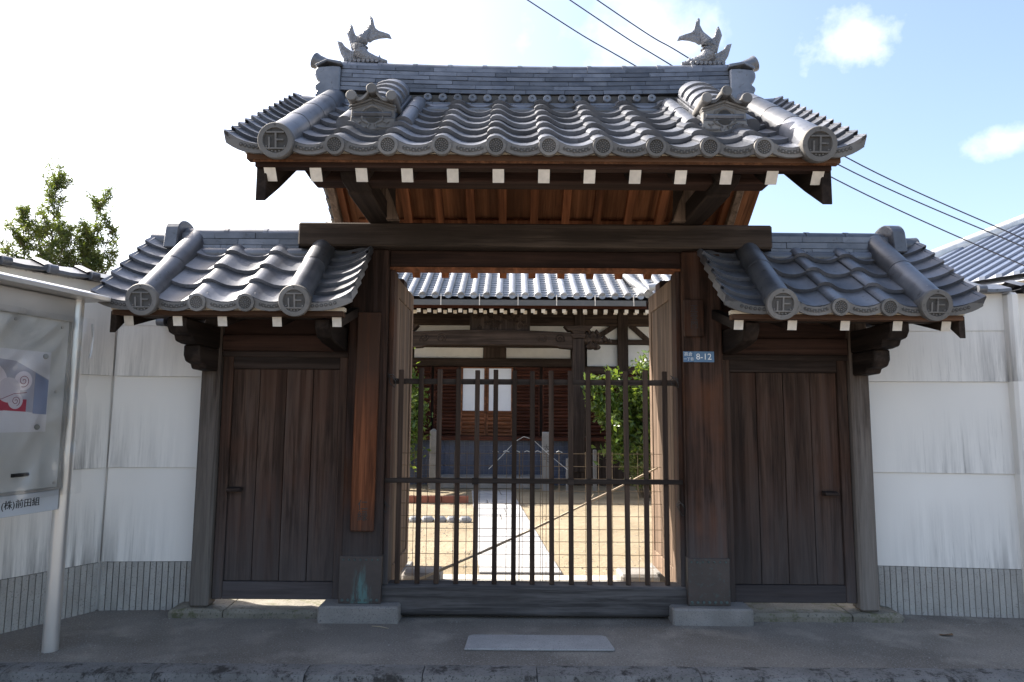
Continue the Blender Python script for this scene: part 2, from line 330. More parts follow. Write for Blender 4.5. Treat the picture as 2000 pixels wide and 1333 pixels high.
def m_verd():
    m, nt, bs = newmat('copper_sheet_stained'); v = coords(nt, (1, 1, 1), rand=False)
    col = mixc(nt, noise(nt, v, 25, 5), (0.035, 0.029, 0.027), (0.065, 0.05, 0.045))
    sx = nd(nt, 'ShaderNodeSeparateXYZ'); nt.links.new(v, sx.inputs[0])
    dx = nd(nt, 'ShaderNodeMath', operation='ADD'); dx.inputs[1].default_value = 1.03; nt.links.new(sx.outputs[0], dx.inputs[0])
    ab = nd(nt, 'ShaderNodeMath', operation='ABSOLUTE'); nt.links.new(dx.outputs[0], ab.inputs[0])
    w = nd(nt, 'ShaderNodeMapRange'); w.inputs[1].default_value = 0.10; w.inputs[2].default_value = 0.0; nt.links.new(ab.outputs[0], w.inputs[0])
    h = nd(nt, 'ShaderNodeMapRange'); h.inputs[1].default_value = 0.46; h.inputs[2].default_value = 0.10; nt.links.new(sx.outputs[2], h.inputs[0])
    pr = nd(nt, 'ShaderNodeMath', operation='MULTIPLY'); nt.links.new(w.outputs[0], pr.inputs[0]); nt.links.new(h.outputs[0], pr.inputs[1])
    n2 = noise(nt, coords(nt, (30, 30, 5), rand=False), 1.0, 6, 0.7)
    ad = nd(nt, 'ShaderNodeMath', operation='MULTIPLY'); nt.links.new(pr.outputs[0], ad.inputs[0]); nt.links.new(ramp(nt, n2, 0.35, 0.6), ad.inputs[1])
    col = mixc(nt, ramp(nt, ad.outputs[0], 0.15, 0.5), col, (0.075, 0.15, 0.145))
    nt.links.new(col, bs.inputs['Base Color']); bs.inputs['Roughness'].default_value = 0.55
    bump(nt, noise(nt, v, 40, 4), 0.2, 0.004, bs); return m
COPPER_L = m_verd(); COPPER_N = m_stone('nail_copper', (0.05, 0.075, 0.07), (0.08, 0.11, 0.105), (0.04, 0.04, 0.04), 60)
BLACK = m_simple('dark_iron', (0.02, 0.02, 0.02), 0.5)
WHITE_P = m_simple('hall_white_plaster', (0.78, 0.77, 0.74), 0.85, var=0.08)
ALU = m_simple('brushed_aluminium', (0.56, 0.55, 0.53), 0.33, metal=0.6, var=0.08, nscale=4, bstr=0.03)
PANELG = m_simple('grey_board_panel', (0.52, 0.515, 0.49), 0.5, var=0.06, nscale=3, bstr=0.02)

# ------------------------------------------------------------------ ground
def m_asphalt():
    m, nt, bs = newmat('asphalt'); v = coords(nt, (1, 1, 1), rand=False)
    n = noise(nt, v, 1.3, 5); sp = noise(nt, v, 95, 4, 0.75); pat = noise(nt, v, 2.7, 5, 0.6)
    col = mixc(nt, ramp(nt, n, 0.35, 0.65), (0.128, 0.113, 0.096), (0.205, 0.185, 0.16))
    col = mixc(nt, ramp(nt, pat, 0.52, 0.70), col, (0.26, 0.235, 0.20))
    col = mixc(nt, ramp(nt, sp, 0.56, 0.68), col, (0.36, 0.345, 0.32)); col = mixc(nt, ramp(nt, sp, 0.42, 0.32), col, (0.035, 0.034, 0.033))
    nt.links.new(col, bs.inputs['Base Color']); bs.inputs['Roughness'].default_value = 0.9
    bump(nt, sp, 0.45, 0.004, bs); return m
def m_sand():
    m, nt, bs = newmat('courtyard_sand'); v = coords(nt, (1, 1, 1), rand=False)
    n = noise(nt, v, 0.9, 6); sp = noise(nt, v, 90, 4, 0.7)
    col = mixc(nt, ramp(nt, n, 0.35, 0.65), (0.185, 0.145, 0.088), (0.25, 0.205, 0.135))
    col = mixc(nt, ramp(nt, sp, 0.55, 0.72), col, (0.12, 0.092, 0.062))
    nt.links.new(col, bs.inputs['Base Color']); bs.inputs['Roughness'].default_value = 0.95
    bump(nt, noise(nt, v, 7, 8, 0.65), 0.8, 0.05, bs); return m
ASPH = m_asphalt(); SAND = m_sand()
def flat(name, x0, x1, y0, y1, z, mat, nx=1, ny=1, amp=0.0):
    rows = []
    for j in range(ny + 1):
        r = []
        for i in range(nx + 1):
            x = x0 + (x1-x0) * i / nx; y = y0 + (y1-y0) * j / ny
            r.append((x, y, z + (amp * mnoise.noise((x*0.9, y*0.9, 3.0)) if amp else 0)))
        rows.append(r)
    return tag(MB().sheet(rows).build(name, mat, smooth=True), kind='structure')
flat('ground', -400, 400, -400, 600, -0.14, ASPH)                 # the street, out to the horizon
flat('pavement', -30, 30, 4.02, 5.24, 0.0, ASPH, 300, 24, 0.006)
flat('courtyard_ground', -30, 30, 5.24, 40, 0.002, SAND, 120, 80, 0.01)
# concrete strip just inside the gate
flat('apron', -1.3, 1.6, 5.26, 6.2, 0.012, m_stone('apron_concrete', (0.36, 0.34, 0.31), (0.46, 0.44, 0.40), (0.25, 0.24, 0.22), 90), 8, 4)

# ------------------------------------------------------------------ the gate
XC = 0.165
gate = thing('temple_gate', (XC, 5.0, 0), 'old wooden temple gate with grey tiled roof and two lower side roofs', 'gate')

# ---- timber frame
for x0, nm in ((-1.18, 'l'), (1.235, 'r')):
    p = MB().box(x0, x0 + 0.28, 4.88, 5.16, 0.11, 2.61).build('main_post', WD_POST, gate, bevel=0.012)
    # copper shoe with nails and a verdigris run
    c = MB()
    c.box(x0 - 0.006, x0 + 0.286, 4.872, 5.168, 0.112, 0.43)
    cs = c.build('copper_shoe', COPPER_L if nm == 'l' else COPPER, p, bevel=0.003)
    n_ = MB()
    for k in range(7):
        xx = x0 + 0.02 + k * 0.04
        n_.lathe_y([(0.011, 0.0), (0.009, -0.006), (0.0, -0.008)], 8, (xx, 4.872, 0.135))
        n_.lathe_y([(0.008, 0.0), (0.006, -0.005), (0.0, -0.007)], 8, (xx, 4.872, 0.405))
    tag(n_.build('nail_heads', COPPER_N, p), kind='stuff')
    MB().box(x0 - 0.13, x0 + 0.42, 4.80, 5.26, -0.02, 0.11).build('foundation_stone', GRANITE, gate, bevel=0.012)
    # inner door jamb
    xj = x0 + 0.28 if x0 < 0 else x0 - 0.035
    MB().box(xj, xj + 0.035, 4.95, 5.10, 0.22, 2.47).build('door_jamb', WD_POST, gate, bevel=0.004)
MB().box(-1.545, 1.87, 4.80, 5.06, 2.612, 2.785).build('crown_beam', WD_X, gate, bevel=0.012)
MB().box(-0.90, 1.235, 4.92, 5.06, 2.49, 2.610).build('lintel', WD_XR, gate, bevel=0.006)
MB().box(-0.90, 1.235, 4.93, 5.05, 2.470, 2.488).build('lintel_trim', WD_ORG, gate)
MB().box(-0.925, 1.26, 4.915, 5.10, 0.022, 0.222).build('threshold_beam', WD_SILL, gate, bevel=0.014)
for xx in (-1.07, 1.42):
    MB().box(xx - 0.10, xx + 0.10, 6.02, 6.22, 0.1, 2.62).build('rear_post', WD_POST, gate, bevel=0.01)
    MB().box(xx - 0.2, xx + 0.2, 5.92, 6.32, -0.02, 0.1).build('foundation_stone', GRANITE, gate, bevel=0.012)
    MB().box(xx - 0.05, xx + 0.05, 5.16, 6.02, 2.2, 2.34).build('tie_beam', WD_Y, gate)
# cantilever arms with stepped noses, struts to the ridge
for xx in (-0.97, 1.30):
    prof = [(3.98, 2.925), (3.98, 2.85), (4.03, 2.815), (4.18, 2.81), (4.20, 2.792), (4.80, 2.788), (5.6, 2.788), (5.95, 2.80), (6.08, 2.85), (6.08, 2.925)]
    MB().prism([(a, b) for a, b in prof], xx - 0.075, xx + 0.075, 'x').build('roof_arm', WD_Y, gate, bevel=0.008)
    MB().prism([(4.82, 2.926), (5.18, 2.926), (5.09, 3.46), (4.91, 3.46)], xx - 0.06, xx + 0.06, 'x').build('ridge_strut', WD_Y, gate, bevel=0.008)
    s_ = -1 if xx < 0 else 1
    MB().prism([(xx + s_*0.05, 2.79), (xx - s_*0.16, 2.79), (xx - s_*0.10, 2.95), (xx - s_*0.02, 3.14), (xx + s_*0.05, 3.14)], 4.72, 4.79, 'y').build('bracket_board', WD_LEAF, gate, bevel=0.004)
MB().box(-1.42, 1.77, 4.93, 5.07, 3.40, 3.54).build('ridge_beam', WD_X, gate)
for y0 in (4.06, 5.79):
    MB().prism([(-1.30, 2.92), (-1.24, 2.835), (1.58, 2.835), (1.64, 2.92), (1.64, 2.965), (-1.30, 2.965)], y0, y0 + 0.15, 'y').build('eave_purlin', WD_XR if y0 < 5 else WD_ORG, gate, bevel=0.006)

# ---- pantile geometry (u across, s up the slope, h off the roof plane)
PROF = [(-0.055, 0.034), (-0.040, 0.049), (-0.015, 0.056), (0.012, 0.054), (0.035, 0.044), (0.065, 0.025), (0.10, 0.009), (0.14, 0.001), (0.18, 0.001), (0.215, 0.008), (0.245, 0.021), (0.265, 0.030)]
def scaled_prof(w): return [(u * w / 0.305, h) for u, h in PROF]
def slab(mb, prof, length, th, lift, s0=0.0):
    n = len(prof); rows = []
    for s in (s0, s0 + length):
        l = lift * (1 - (s - s0) / length)
        rows.append([(u, s, h + l) for u, h in prof]); rows.append([(u, s, h + l - th) for u, h in prof])
    a, b, c, d = rows
    vs_ = a + b + c + d
    fs = []
    for j in range(n - 1):
        fs.append((j, j+1, 2*n + j+1, 2*n + j)); fs.append((n + j + 1, n + j, 3*n + j, 3*n + j + 1))
        fs.append((j + 1, j, n + j, n + j + 1)); fs.append((2*n + j, 2*n + j + 1, 3*n + j + 1, 3*n + j))
    fs += [(0, 2*n, 3*n, n), (n-1, 2*n-1, 4*n-1, 3*n-1)]
    return mb.add(vs_, fs)
def apron(mb, prof, lift, drop, th=0.02, i0=0, i1=None):
    pr = prof[i0:i1]; n = len(pr)
    top = [(u, -0.004, h + lift - 0.004) for u, h in pr]; bot = [(u, -0.004, h * 0.75 + lift - drop) for u, h in pr]
    topb = [(u, th, h + lift - 0.004) for u, h in pr]; botb = [(u, th, h * 0.75 + lift - drop) for u, h in pr]
    vs_ = top + bot + topb + botb; fs = []
    for j in range(n - 1):
        fs += [(j + 1, j, n + j, n + j + 1), (2*n + j, 2*n + j + 1, 3*n + j + 1, 3*n + j), (n + j + 1, n + j, 3*n + j, 3*n + j + 1)]
    fs += [(0, 2*n, 3*n, n), (n - 1, 2*n - 1, 4*n - 1, 3*n - 1)]
    return mb.add(vs_, fs)
def rosette(mb, r, y, c, seeds=18):
    # ringed end disc, recessed field filled with scrolls
    mb.mat(1).lathe_y([(r * 0.96, y + 0.03), (r, y + 0.004), (r * 0.97, y - 0.008), (r * 0.70, y - 0.010), (r * 0.66, y - 0.001), (0.001, y - 0.001)], 28, c)
    mb.mat(2).lathe_y([(r * 0.655, y - 0.0016), (0.0, y - 0.0017)], 24, c)
    mb.mat(1)
    for ring, cnt, rr in ((0.54, 14, 0.085), (0.33, 9, 0.085), (0.12, 4, 0.08)):
        for k in range(cnt):
            t = 2 * math.pi * (k + ring * 3) / cnt
            mb.lathe_y([(r * rr, 0.0), (r * rr * 0.7, -0.005), (0.0, -0.006)], 6, (c[0] + r * ring * math.cos(t), y - 0.0015, c[2] + r * ring * math.sin(t)))
    mb.mat(0)
LIFT = 0.033; TH = 0.027
def field_tile(w, length, eave, A=0.6):
    mb = MB(); pr = scaled_prof(w); slab(mb, pr, length, TH, LIFT)
    if eave:
        b0 = len(mb.v)
        mb.mat(1); apron(mb, pr, LIFT, 0.058, i0=3)
        # scroll relief set in the middle of the drop
        u0, u1 = w * 0.30, w * 0.74
        for k in range(9):
            u = u0 + (u1 - u0) * k / 8
            h = 0.004 + 0.05 * ((k - 4) / 8) ** 2
            mb.mat(2).lathe_y([(0.0125, 0.0), (0.0125, -0.0022), (0.0, -0.0024)], 7, (u, -0.0042, h + LIFT - 0.032))
            mb.mat(1).lathe_y([(0.006, 0.0), (0.004, -0.004), (0.0, -0.0046)], 6, (u + 0.004, -0.0064, h + LIFT - 0.032 + 0.004 * (-1) ** k))
        mb.mat(0)
        rosette(mb, 0.058, -0.012, (0.0, 0.0, 0.030), 18)
        mb.xf(T(0, 0, LIFT + 0.02) @ RX(-A * 0.85) @ T(0, 0, -LIFT - 0.02), b0)
        mb.box(-0.045, 0.045, 0.004, 0.06, 0.02, 0.066)
    return mb.mesh('roof_tile', [TILE, TILE_D, TILE_R], True)
def verge_tile(w, length, eave, A=0.6):
    pr = [(0.0, 0.034), (0.04, 0.014), (0.09, 0.002), (0.14, 0.004), (0.19, 0.016), (0.235, 0.036), (0.27, 0.058), (0.30, 0.082)]
    pr = [(u * w / 0.30, h) for u, h in pr]
    mb = MB(); slab(mb, pr, length, TH, LIFT)
    # side wing that hangs over the verge
    x = w; mb.add([(x - 0.02, 0, 0.100), (x + 0.004, 0, 0.106), (x + 0.004, 0, 0.050), (x - 0.02, 0, 0.050), (x - 0.02, length, 0.075), (x + 0.004, length, 0.080), (x + 0.004, length, 0.02), (x - 0.02, length, 0.02)],
                  [(0,3,2,1), (4,5,6,7), (0,1,5,4), (1,2,6,5), (2,3,7,6), (3,0,4,7)])
    if eave:
        b0 = len(mb.v); mb.mat(1); apron(mb, pr, LIFT, 0.055)
        for k in range(6):
            u = w * (0.30 + 0.08 * k)
            mb.mat(2).lathe_y([(0.012, 0.0), (0.012, -0.002), (0.0, -0.0022)], 7, (u, -0.0042, 0.012 + 0.02 * (k / 5) ** 2 + LIFT - 0.034))
            mb.mat(1).lathe_y([(0.006, 0.0), (0.004, -0.004), (0.0, -0.0046)], 6, (u, -0.0064, 0.012 + 0.02 * (k / 5) ** 2 + LIFT - 0.034))
        mb.xf(T(0, 0, LIFT + 0.02) @ RX(-A * 0.85) @ T(0, 0, -LIFT - 0.02), b0)
        mb.mat(0)
    return mb.mesh('verge_tile', [TILE, TILE_D, TILE_R], True)
SEI = text_geo('正', 0.124, 0.016)
def roll_end_mesh(r=0.102):
    mb = MB(); mb.mat(1)
    mb.lathe_y([(r * 0.86, 0.10), (r * 0.93, 0.03), (r, 0.02), (r, -0.004), (r * 0.96, -0.012), (r * 0.70, -0.013), (r * 0.67, -0.002), (0.001, -0.002)], 36)
    mb.mat(2).lathe_y([(r * 0.665, -0.0026), (r * 0.655, -0.0027), (0.0, -0.0028)], 30)
    mb.mat(1); b = len(mb.v); mb.add([(x, -0.006 - z, y) for x, y, z in SEI[0]], SEI[1])
    for k in range(7):
        t = math.pi * (1.18 + 0.64 * k / 6); mb.lathe_y([(0.007, 0.0), (0.005, -0.006), (0.0, -0.007)], 6, (r * 0.6 * math.cos(t), -0.003, r * 0.6 * math.sin(t)))
    mb.mat(2).lathe_y([(0.006, 0.0), (0.006, -0.001), (0.0, -0.0012)], 8, (0, -0.0135, r * 0.84))
    mb.mat(1)
    return mb.mesh('roll_end_tile', [TILE, TILE_D, TILE_M], True)
def roll_seg_mesh(length, r0, r1):
    mb = MB(); n = 20; rows = []
    for s, r in ((0, r0 - 0.001), (0.006, r0), (length * 0.5, (r0 + r1) / 2), (length, r1)):
        rows.append([(r * math.cos(math.pi * (k / n) * 1.3 - math.pi * 0.15), s, r * math.sin(math.pi * (k / n) * 1.3 - math.pi * 0.15)) for k in range(n + 1)])
    mb.sheet([r_[::-1] for r_ in rows]); mb.add(rows[0], [tuple(range(n + 1))])
    return mb.mesh('roll_tile', TILE, True)
ROLL_END = roll_end_mesh()

def slope_frame(Ye, Ze, A, back_about=None):
    M = T(0, Ye, Ze) @ RX(A)
    if back_about is not None: M = T(2 * back_about[0], 2 * back_about[1], 0) @ RZ(math.pi) @ M
    return M

def roof(name, parent, Ye, Ze, A, L, xs, w, ncourse, rolls, verges, nverge, back_c, roll_r, mats_deck, deck_th, deck_x, back_ext=0.0):
    cosA, sinA = math.cos(A), math.sin(A)
    Yr, Zr = Ye + L * cosA, Ze + L * sinA
    # sheathing boards, front and back: the roof body
    d = MB()
    d.prism([(Ye + 0.05, Ze + 0.03), (Yr, Zr - 0.005), (2 * Yr - Ye - 0.05 + back_ext * cosA, Ze + 0.03 - back_ext * sinA), (2 * Yr - Ye - 0.02 + back_ext * cosA, Ze - 0.03 - deck_th * 0.6 - back_ext * sinA), (Yr, Zr - deck_th / cosA), (Ye + 0.02, Ze - 0.03 - deck_th * 0.6)], deck_x[0], deck_x[1], 'x')
    body = d.build(name, mats_deck, parent)
    g = L / ncourse; gv = L / nverge
    ft = field_tile(w, g + 0.035, False); fe = field_tile(w, g + 0.035, True, A)
    wv = {}
    seg_n = max(2, round((L - 0.06) / 0.36)); sl = (L - 0.04) / seg_n
    seg = roll_seg_mesh(sl + 0.01, roll_r + 0.002, roll_r - 0.002)
    for back in (False, True):
        F = slope_frame(Ye, Ze, A, (back_c, Yr) if back else None) @ T(0, -back_ext if back else 0, 0)
        for k in range(ncourse):
            for x in xs:
                inst('roof_tile', fe if k == 0 else ft, body, F @ T(x + random.uniform(-.003, .003), k * g + random.uniform(-.006, .006) * (k > 0), random.uniform(0, .003)) @ RZ(random.uniform(-.008, .008)) @ RY(random.uniform(-.008, .008)))
        for (xa, xb) in verges:
            ww = abs(xb - xa)
            key = round(ww, 3)
            if key not in wv: wv[key] = (verge_tile(ww, gv + 0.03, True, A), verge_tile(ww, gv + 0.03, False))
            for k in range(nverge):
                M = F @ T(xa, k * gv + random.uniform(-.002, .002), 0.002)
                if xb < xa: M = M @ MIRX
                inst('verge_tile', wv[key][0 if k == 0 else 1], body, M)
        for x in rolls:
            for k in range(seg_n):
                inst('roll_tile', seg, body, F @ T(x, 0.03 + k * sl, 0.055))
            inst('roll_end_tile', ROLL_END, body, F @ T(x, -0.03, 0.062) @ RX(-A * 0.75))
    return body, Yr, Zr

MA = math.atan2(0.838, 1.22); ML = math.hypot(0.838, 1.22)
MXS = [-1.321 + 0.305 * k for k in range(10)]
main_roof, MYR, MZR = roof('main_roof', gate, 3.78, 2.912, MA, ML, MXS, 0.305, 7, (-1.345, 1.731), ((-1.345, -1.64), (1.731, 2.0)), 13, 0.19, 0.087, WD_BRD, 0.05, (-1.50, 1.86), 0.12)
# boards on the eave, both sides, with the white plaster bed under the tiles
for back in (False, True):
    F = T(2 * 0.18, 2 * MYR + 0.10, -0.069) @ RZ(math.pi) if back else Matrix.Identity(4)
    mb = MB().box(-1.54, 1.89, 3.80, 3.86, 2.868 if not back else 2.845, 2.905 if not back else 2.895); mb.build('eave_board', WD_EAVE, gate, bevel=0.004, m=F)
    MB().box(-1.50, 1.85, 3.83, 3.90, 2.834 if not back else 2.797, 2.867 if not back else 2.844).build('eave_batten', WD_XR, gate, bevel=0.004, m=F)
    MB().box(-1.55, 1.90, 3.805, 3.88, 2.906 if not back else 2.896, 2.930).build('plaster_bed', CREAM, gate, m=F)
# rafters: square section, white painted ends
mb = MB(); mb.box(-0.033, 0.033, 0, ML - 0.10, -0.080, 0.0); mb.mat(1).box(-0.0335, 0.0335, -0.004, 0.0, -0.0805, 0.0005)
RAFT_D = mb.mesh('rafter', [WD_Y, WHITE_END])
mb = MB(); mb.box(-0.033, 0.033, 0, ML - 0.10, -0.080, 0.0)
RAFT_B = mb.mesh('rafter', [WD_ORG])
for k in range(13):
    x = 0.18 + 0.2665 * (k - 6)
    inst('rafter', RAFT_D, main_roof, T(x, 3.845, 2.835) @ RX(MA))
    inst('rafter', RAFT_B, main_roof, T(2 * 0.18 - x, 2 * MYR - 3.845 + 0.10, 2.80 - 0.069) @ RZ(math.pi) @ RX(MA))
# soffit boards laid across the back rafters (visible from below), each a plank
brd = MB().box(-0.128, 0.128, 0, ML - 0.06, 0.002, 0.016).mesh('soffit_board', WD_BRD)
for k in range(13):
    inst('soffit_board', brd, main_roof, T(0.18 + 0.2665 * (k - 6) + 0.133, 2 * MYR - 3.86 + 0.10, 2.803 - 0.069) @ RZ(math.pi) @ RX(MA))
for s in (0.50, 1.0):
    for back in (True,):
        o = MB().box(-1.5, 1.5, -0.02, 0.02, -0.03, 0.0).build('soffit_batten', WD_ORG, main_roof, m=T(0.18, 2 * MYR - 3.845, 2.80) @ RZ(math.pi) @ RX(MA) @ T(0, s, 0.0))
# barge boards on the four gable slopes
for x0 in (-1.50, 1.80):
    for back in (False, True):
        prof = [(3.86, 2.64), (3.86, 2.87), (MYR, MZR - 0.05), (MYR, MZR - 0.30), (4.10, 2.80)]
        if back: prof = [(2 * MYR - a, b) for a, b in prof]
        MB().prism(prof, x0, x0 + 0.06, 'x').build('barge_board', WD_LEAF if back else WD_Y, gate, bevel=0.004)

# ---- main ridge: courses of flat tiles, a row of discs, round cap, end ornaments
def ridge_curve(x): return 0.028 * ((x - 0.16) / 1.45) ** 2
def ridge(x0, x1, z0, layers, lt, half0, half1, cap_r, piece, parent, curve, disc_after=None, disc_r=0.03, y=MYR, dx=None):
    z = z0
    L = x1 - x0
    for i in range(layers):
        if disc_after is not None and i == disc_after:
            MB().box(x0, x1, y - half0 + 0.03, y + half0 - 0.03, z - 0.002, z + 2 * disc_r + 0.004).build('ridge_core', TILE_R, parent)
            if True:
                n = int((dx[1] - dx[0]) / 0.111)
                me = MB().lathe_y([(disc_r * 0.9, 0.05), (disc_r, 0.01), (disc_r, -0.006), (disc_r * 0.8, -0.012), (disc_r * 0.35, -0.010), (disc_r * 0.28, -0.002), (0.0, -0.002)], 18).mesh('ridge_disc', TILE, True)
                for sgn in (1, -1):
                    for k in range(n + 1):
                        xx = dx[0] + k * (dx[1] - dx[0]) / n
                        M = T(xx, y - sgn * (half0 - 0.012), z + disc_r + curve(xx) + 0.001)
                        if sgn < 0: M = M @ RZ(math.pi)
                        inst('ridge_disc', me, parent, M)
            z += 2 * disc_r + 0.006
        hf = half0 + (half1 - half0) * i / max(1, layers - 1)
        off = (i % 2) * piece * 0.5 + (i % 3) * 0.03
        edges = [x0]; e = x0 + piece - off
        while e < x1 - 0.05: edges.append(e); e += piece
        edges.append(x1)
        cache = {}
        for a, b in zip(edges[:-1], edges[1:]):
            ln = b - a
            key = round(ln, 3)
            if key not in cache:
                cache[key] = MB().prism([(-hf, 0.003), (-hf + 0.004, lt - 0.003), (-hf + 0.03, lt), (hf - 0.03, lt), (hf - 0.004, lt - 0.003), (hf, 0.003)], -ln / 2 + 0.0015, ln / 2 - 0.0015, 'x').mesh('ridge_tile', TILE)
            xm = (a + b) / 2
            tilt = -math.atan((curve(b) - curve(a)) / ln)
            inst('ridge_tile', cache[key], parent, T(xm, y + random.uniform(-.003, .003), z + curve(xm)) @ RY(tilt))
        z += lt
    n = max(2, round(L / (piece * 0.92))); ln = L / n; rows = []
    mb = MB(); k_ = 12
    for s, r in ((-ln/2, cap_r * 1.06), (-ln/2 + 0.03, cap_r * 1.06), (-ln/2 + 0.032, cap_r), (ln/2, cap_r * 0.97)):
        rows.append([(s, r * math.cos(math.pi * k / k_), r * 0.85 * math.sin(math.pi * k / k_)) for k in range(k_ + 1)])
    mb.sheet(rows); mb.add(rows[0], [tuple(range(k_ + 1))])
    cap = mb.mesh('ridge_cap_tile', TILE, True)
    for k in range(n):
        xm = x0 + (k + 0.5) * ln
        tilt = -math.atan((curve(xm + ln/2) - curve(xm - ln/2)) / ln)
        inst('ridge_cap_tile', cap, parent, T(xm, y, z + curve(xm) - 0.002) @ RY(tilt))
    return z
RX0, RX1 = -1.30, 1.62
ztop = ridge(RX0, RX1, 3.650, 8, 0.0365, 0.145, 0.10, 0.075, 0.29, main_roof, ridge_curve, 2, 0.031, MYR, (-0.64, 1.03))
# half-round bed tiles filling the troughs below the ridge
bed = MB().tube([(-0.10, 0, 0), (-0.06, 0, -0.004), (0.06, 0, -0.004), (0.10, 0, 0)], [0.05, 0.056, 0.056, 0.05], 12, True, (1, 0.9)).mesh('bed_tile', TILE, True)
for x in MXS:
    for sg in (1, -1):
        inst('bed_tile', bed, main_roof, T(x + 0.155, MYR - sg * 0.14, 3.655))
# ridge-end ornaments
for sg, xe in ((-1, RX0), (1, RX1)):
    P = lambda a, b: (xe + sg * a, b)
    zc0 = ridge_curve(xe) - 0.078
    prof = [(0.0, 3.775), (0.03, 3.765), (0.155, 3.775), (0.17, 3.80), (0.185, 3.83), (0.172, 3.86), (0.186, 3.88), (0.186, 3.905), (0.155, 3.93), (0.176, 3.95), (0.19, 3.985), (0.19, 4.02), (0.168, 4.045), (0.06, 4.055), (0.0, 4.05)]
    mb = MB().prism([P(a, b + zc0) for a, b in prof], MYR - 0.14, MYR + 0.14, 'y')
    o = mb.build('ridge_end_tile', TILE, main_roof, bevel=0.008)
    MB().prism([P(-0.01, 4.085 + zc0), P(0.10, 4.105 + zc0), P(0.19, 4.06 + zc0), P(0.175, 4.045 + zc0), P(0.10, 4.085 + zc0), P(-0.01, 4.06 + zc0)], MYR - 0.15, MYR + 0.15, 'y').build('ridge_end_hood', TILE, main_roof, bevel=0.004)
    MB().tube([P(-0.02, 4.11 + zc0) [:1] + (MYR, 4.10 + zc0), (xe + sg * 0.10, MYR, 4.115 + zc0), (xe + sg * 0.20, MYR, 4.150 + zc0), (xe + sg * 0.235, MYR, 4.168 + zc0)], [0.045, 0.047, 0.055, 0.062], 16).build('ridge_horn_tile', TILE, main_roof, smooth=True)
    # lower round tile that closes the top of the verge
    MB().tube([(xe + sg * 0.02, MYR, 3.73), (xe + sg * 0.36, MYR, 3.755)], [0.072, 0.076], 16).build('verge_cap_tile', TILE, main_roof, smooth=True)

# ---- fish finials on the ridge
def finial(xc, flip):
    k = 0.00081; base_z = 4.092
    # outline points measured in a local frame (origin under the body), x towards the middle of the roof
    def Q(px, py): return ((px - 300) * k, (525 - py) * k)
    body = MB()
    path = [(545, 500, 12), (500, 500, 26), (430, 490, 40), (345, 470, 58), (285, 415, 68), (275, 350, 64), (300, 290, 52), (330, 240, 38), (352, 200, 26), (365, 175, 14)]
    pts = [(Q(a, b)[0], 0, Q(a, b)[1]) for a, b, r in path]
    body.tube(pts, [r * k * 1.08 for a, b, r in path], 16, True, (1.25, 1))
    for a, b, h_, w_ in ((478, 462, 30, 16), (455, 478, 24, 14)):     # brow and horns
        x, z = Q(a, b); body.tube([(x, 0.02, z - 0.02), (x - 0.004, 0.024, z + h_ * k * 0.5)], [w_ * k, 2 * k], 6); body.tube([(x, -0.02, z - 0.02), (x - 0.004, -0.024, z + h_ * k * 0.5)], [w_ * k, 2 * k], 6)
    x, z = Q(505, 520); body.tube([(x - 0.04, 0, z), (x + 0.028, 0, z - 0.004)], [0.02, 0.014], 8)
    # low scrolled base
    for j in range(8):
        x, z = Q(160 + j * 42, 520); body.tube([(x, -0.05, z), (x + 0.012, 0, z + 0.014), (x, 0.05, z)], [0.014, 0.02, 0.014], 8)
    M = T(xc, MYR, base_z) @ (MIRX if flip else Matrix.Identity(4))
    root = body.build('fish_finial', FISH, main_roof, smooth=True, m=M)
    def fin(outline, th, nm):
        pts_ = [Q(a, b) for a, b in outline]; cx = sum(p[0] for p in pts_) / len(pts_); cz = sum(p[1] for p in pts_) / len(pts_)
        n = len(pts_); vs_ = [(p[0], -th * 0.3, p[1]) for p in pts_] + [(p[0], th * 0.3, p[1]) for p in pts_]
        ins = [(cx + (p[0] - cx) * 0.72, cz + (p[1] - cz) * 0.72) for p in pts_]
        vs_ += [(p[0], -th, p[1]) for p in ins] + [(p[0], th, p[1]) for p in ins]
        fs = [(i, (i+1) % n, n + (i+1) % n, n + i) for i in range(n)] + [((i+1) % n, i, 2*n + i, 2*n + (i+1) % n) for i in range(n)] + [(n + i, n + (i+1) % n, 3*n + (i+1) % n, 3*n + i) for i in range(n)]
        fs += [tuple(range(2*n, 3*n)), tuple(range(3*n, 4*n))[::-1]]
        b = MB().add(vs_, fs)
        # rays
        for i in range(0, n, 1):
            p = pts_[i]; b.tube([(cx, -th * 1.02, cz), (p[0] * 0.9 + cx * 0.1, -th * 0.5, p[1] * 0.9 + cz * 0.1)], [0.004, 0.002], 5, False)
        b.build(nm, FISH, main_roof, m=M)
    fin([(330, 260), (310, 205), (340, 160), (362, 110), (360, 60), (370, 35), (398, 70), (408, 120), (425, 165), (462, 195), (520, 212), (562, 228), (583, 272), (535, 262), (470, 268), (410, 285), (375, 310), (350, 300)], 0.014, 'tail_fin')
    fin([(205, 400), (180, 300), (152, 215), (165, 165), (185, 120), (205, 145), (218, 190), (235, 235), (272, 262), (260, 330)], 0.010, 'back_fin')
    fin([(150, 510), (100, 425), (80, 360), (62, 297), (108, 308), (140, 352), (190, 388), (245, 410), (250, 490)], 0.010, 'side_fin')
def m_fish():
    m, nt, bs = newmat('fish_tile'); v = coords(nt, (1, 1, 1))
    n = noise(nt, v, 20, 5); nt.links.new(mixc(nt, n, (0.12, 0.125, 0.14), (0.25, 0.255, 0.275)), bs.inputs['Base Color']); bs.inputs['Roughness'].default_value = 0.5
    vo = nd(nt, 'ShaderNodeTexVoronoi'); vo.inputs['Scale'].default_value = 62; nt.links.new(v, vo.inputs['Vector'])
    bump(nt, vo.outputs['Distance'], 0.9, 0.01, bs); return m
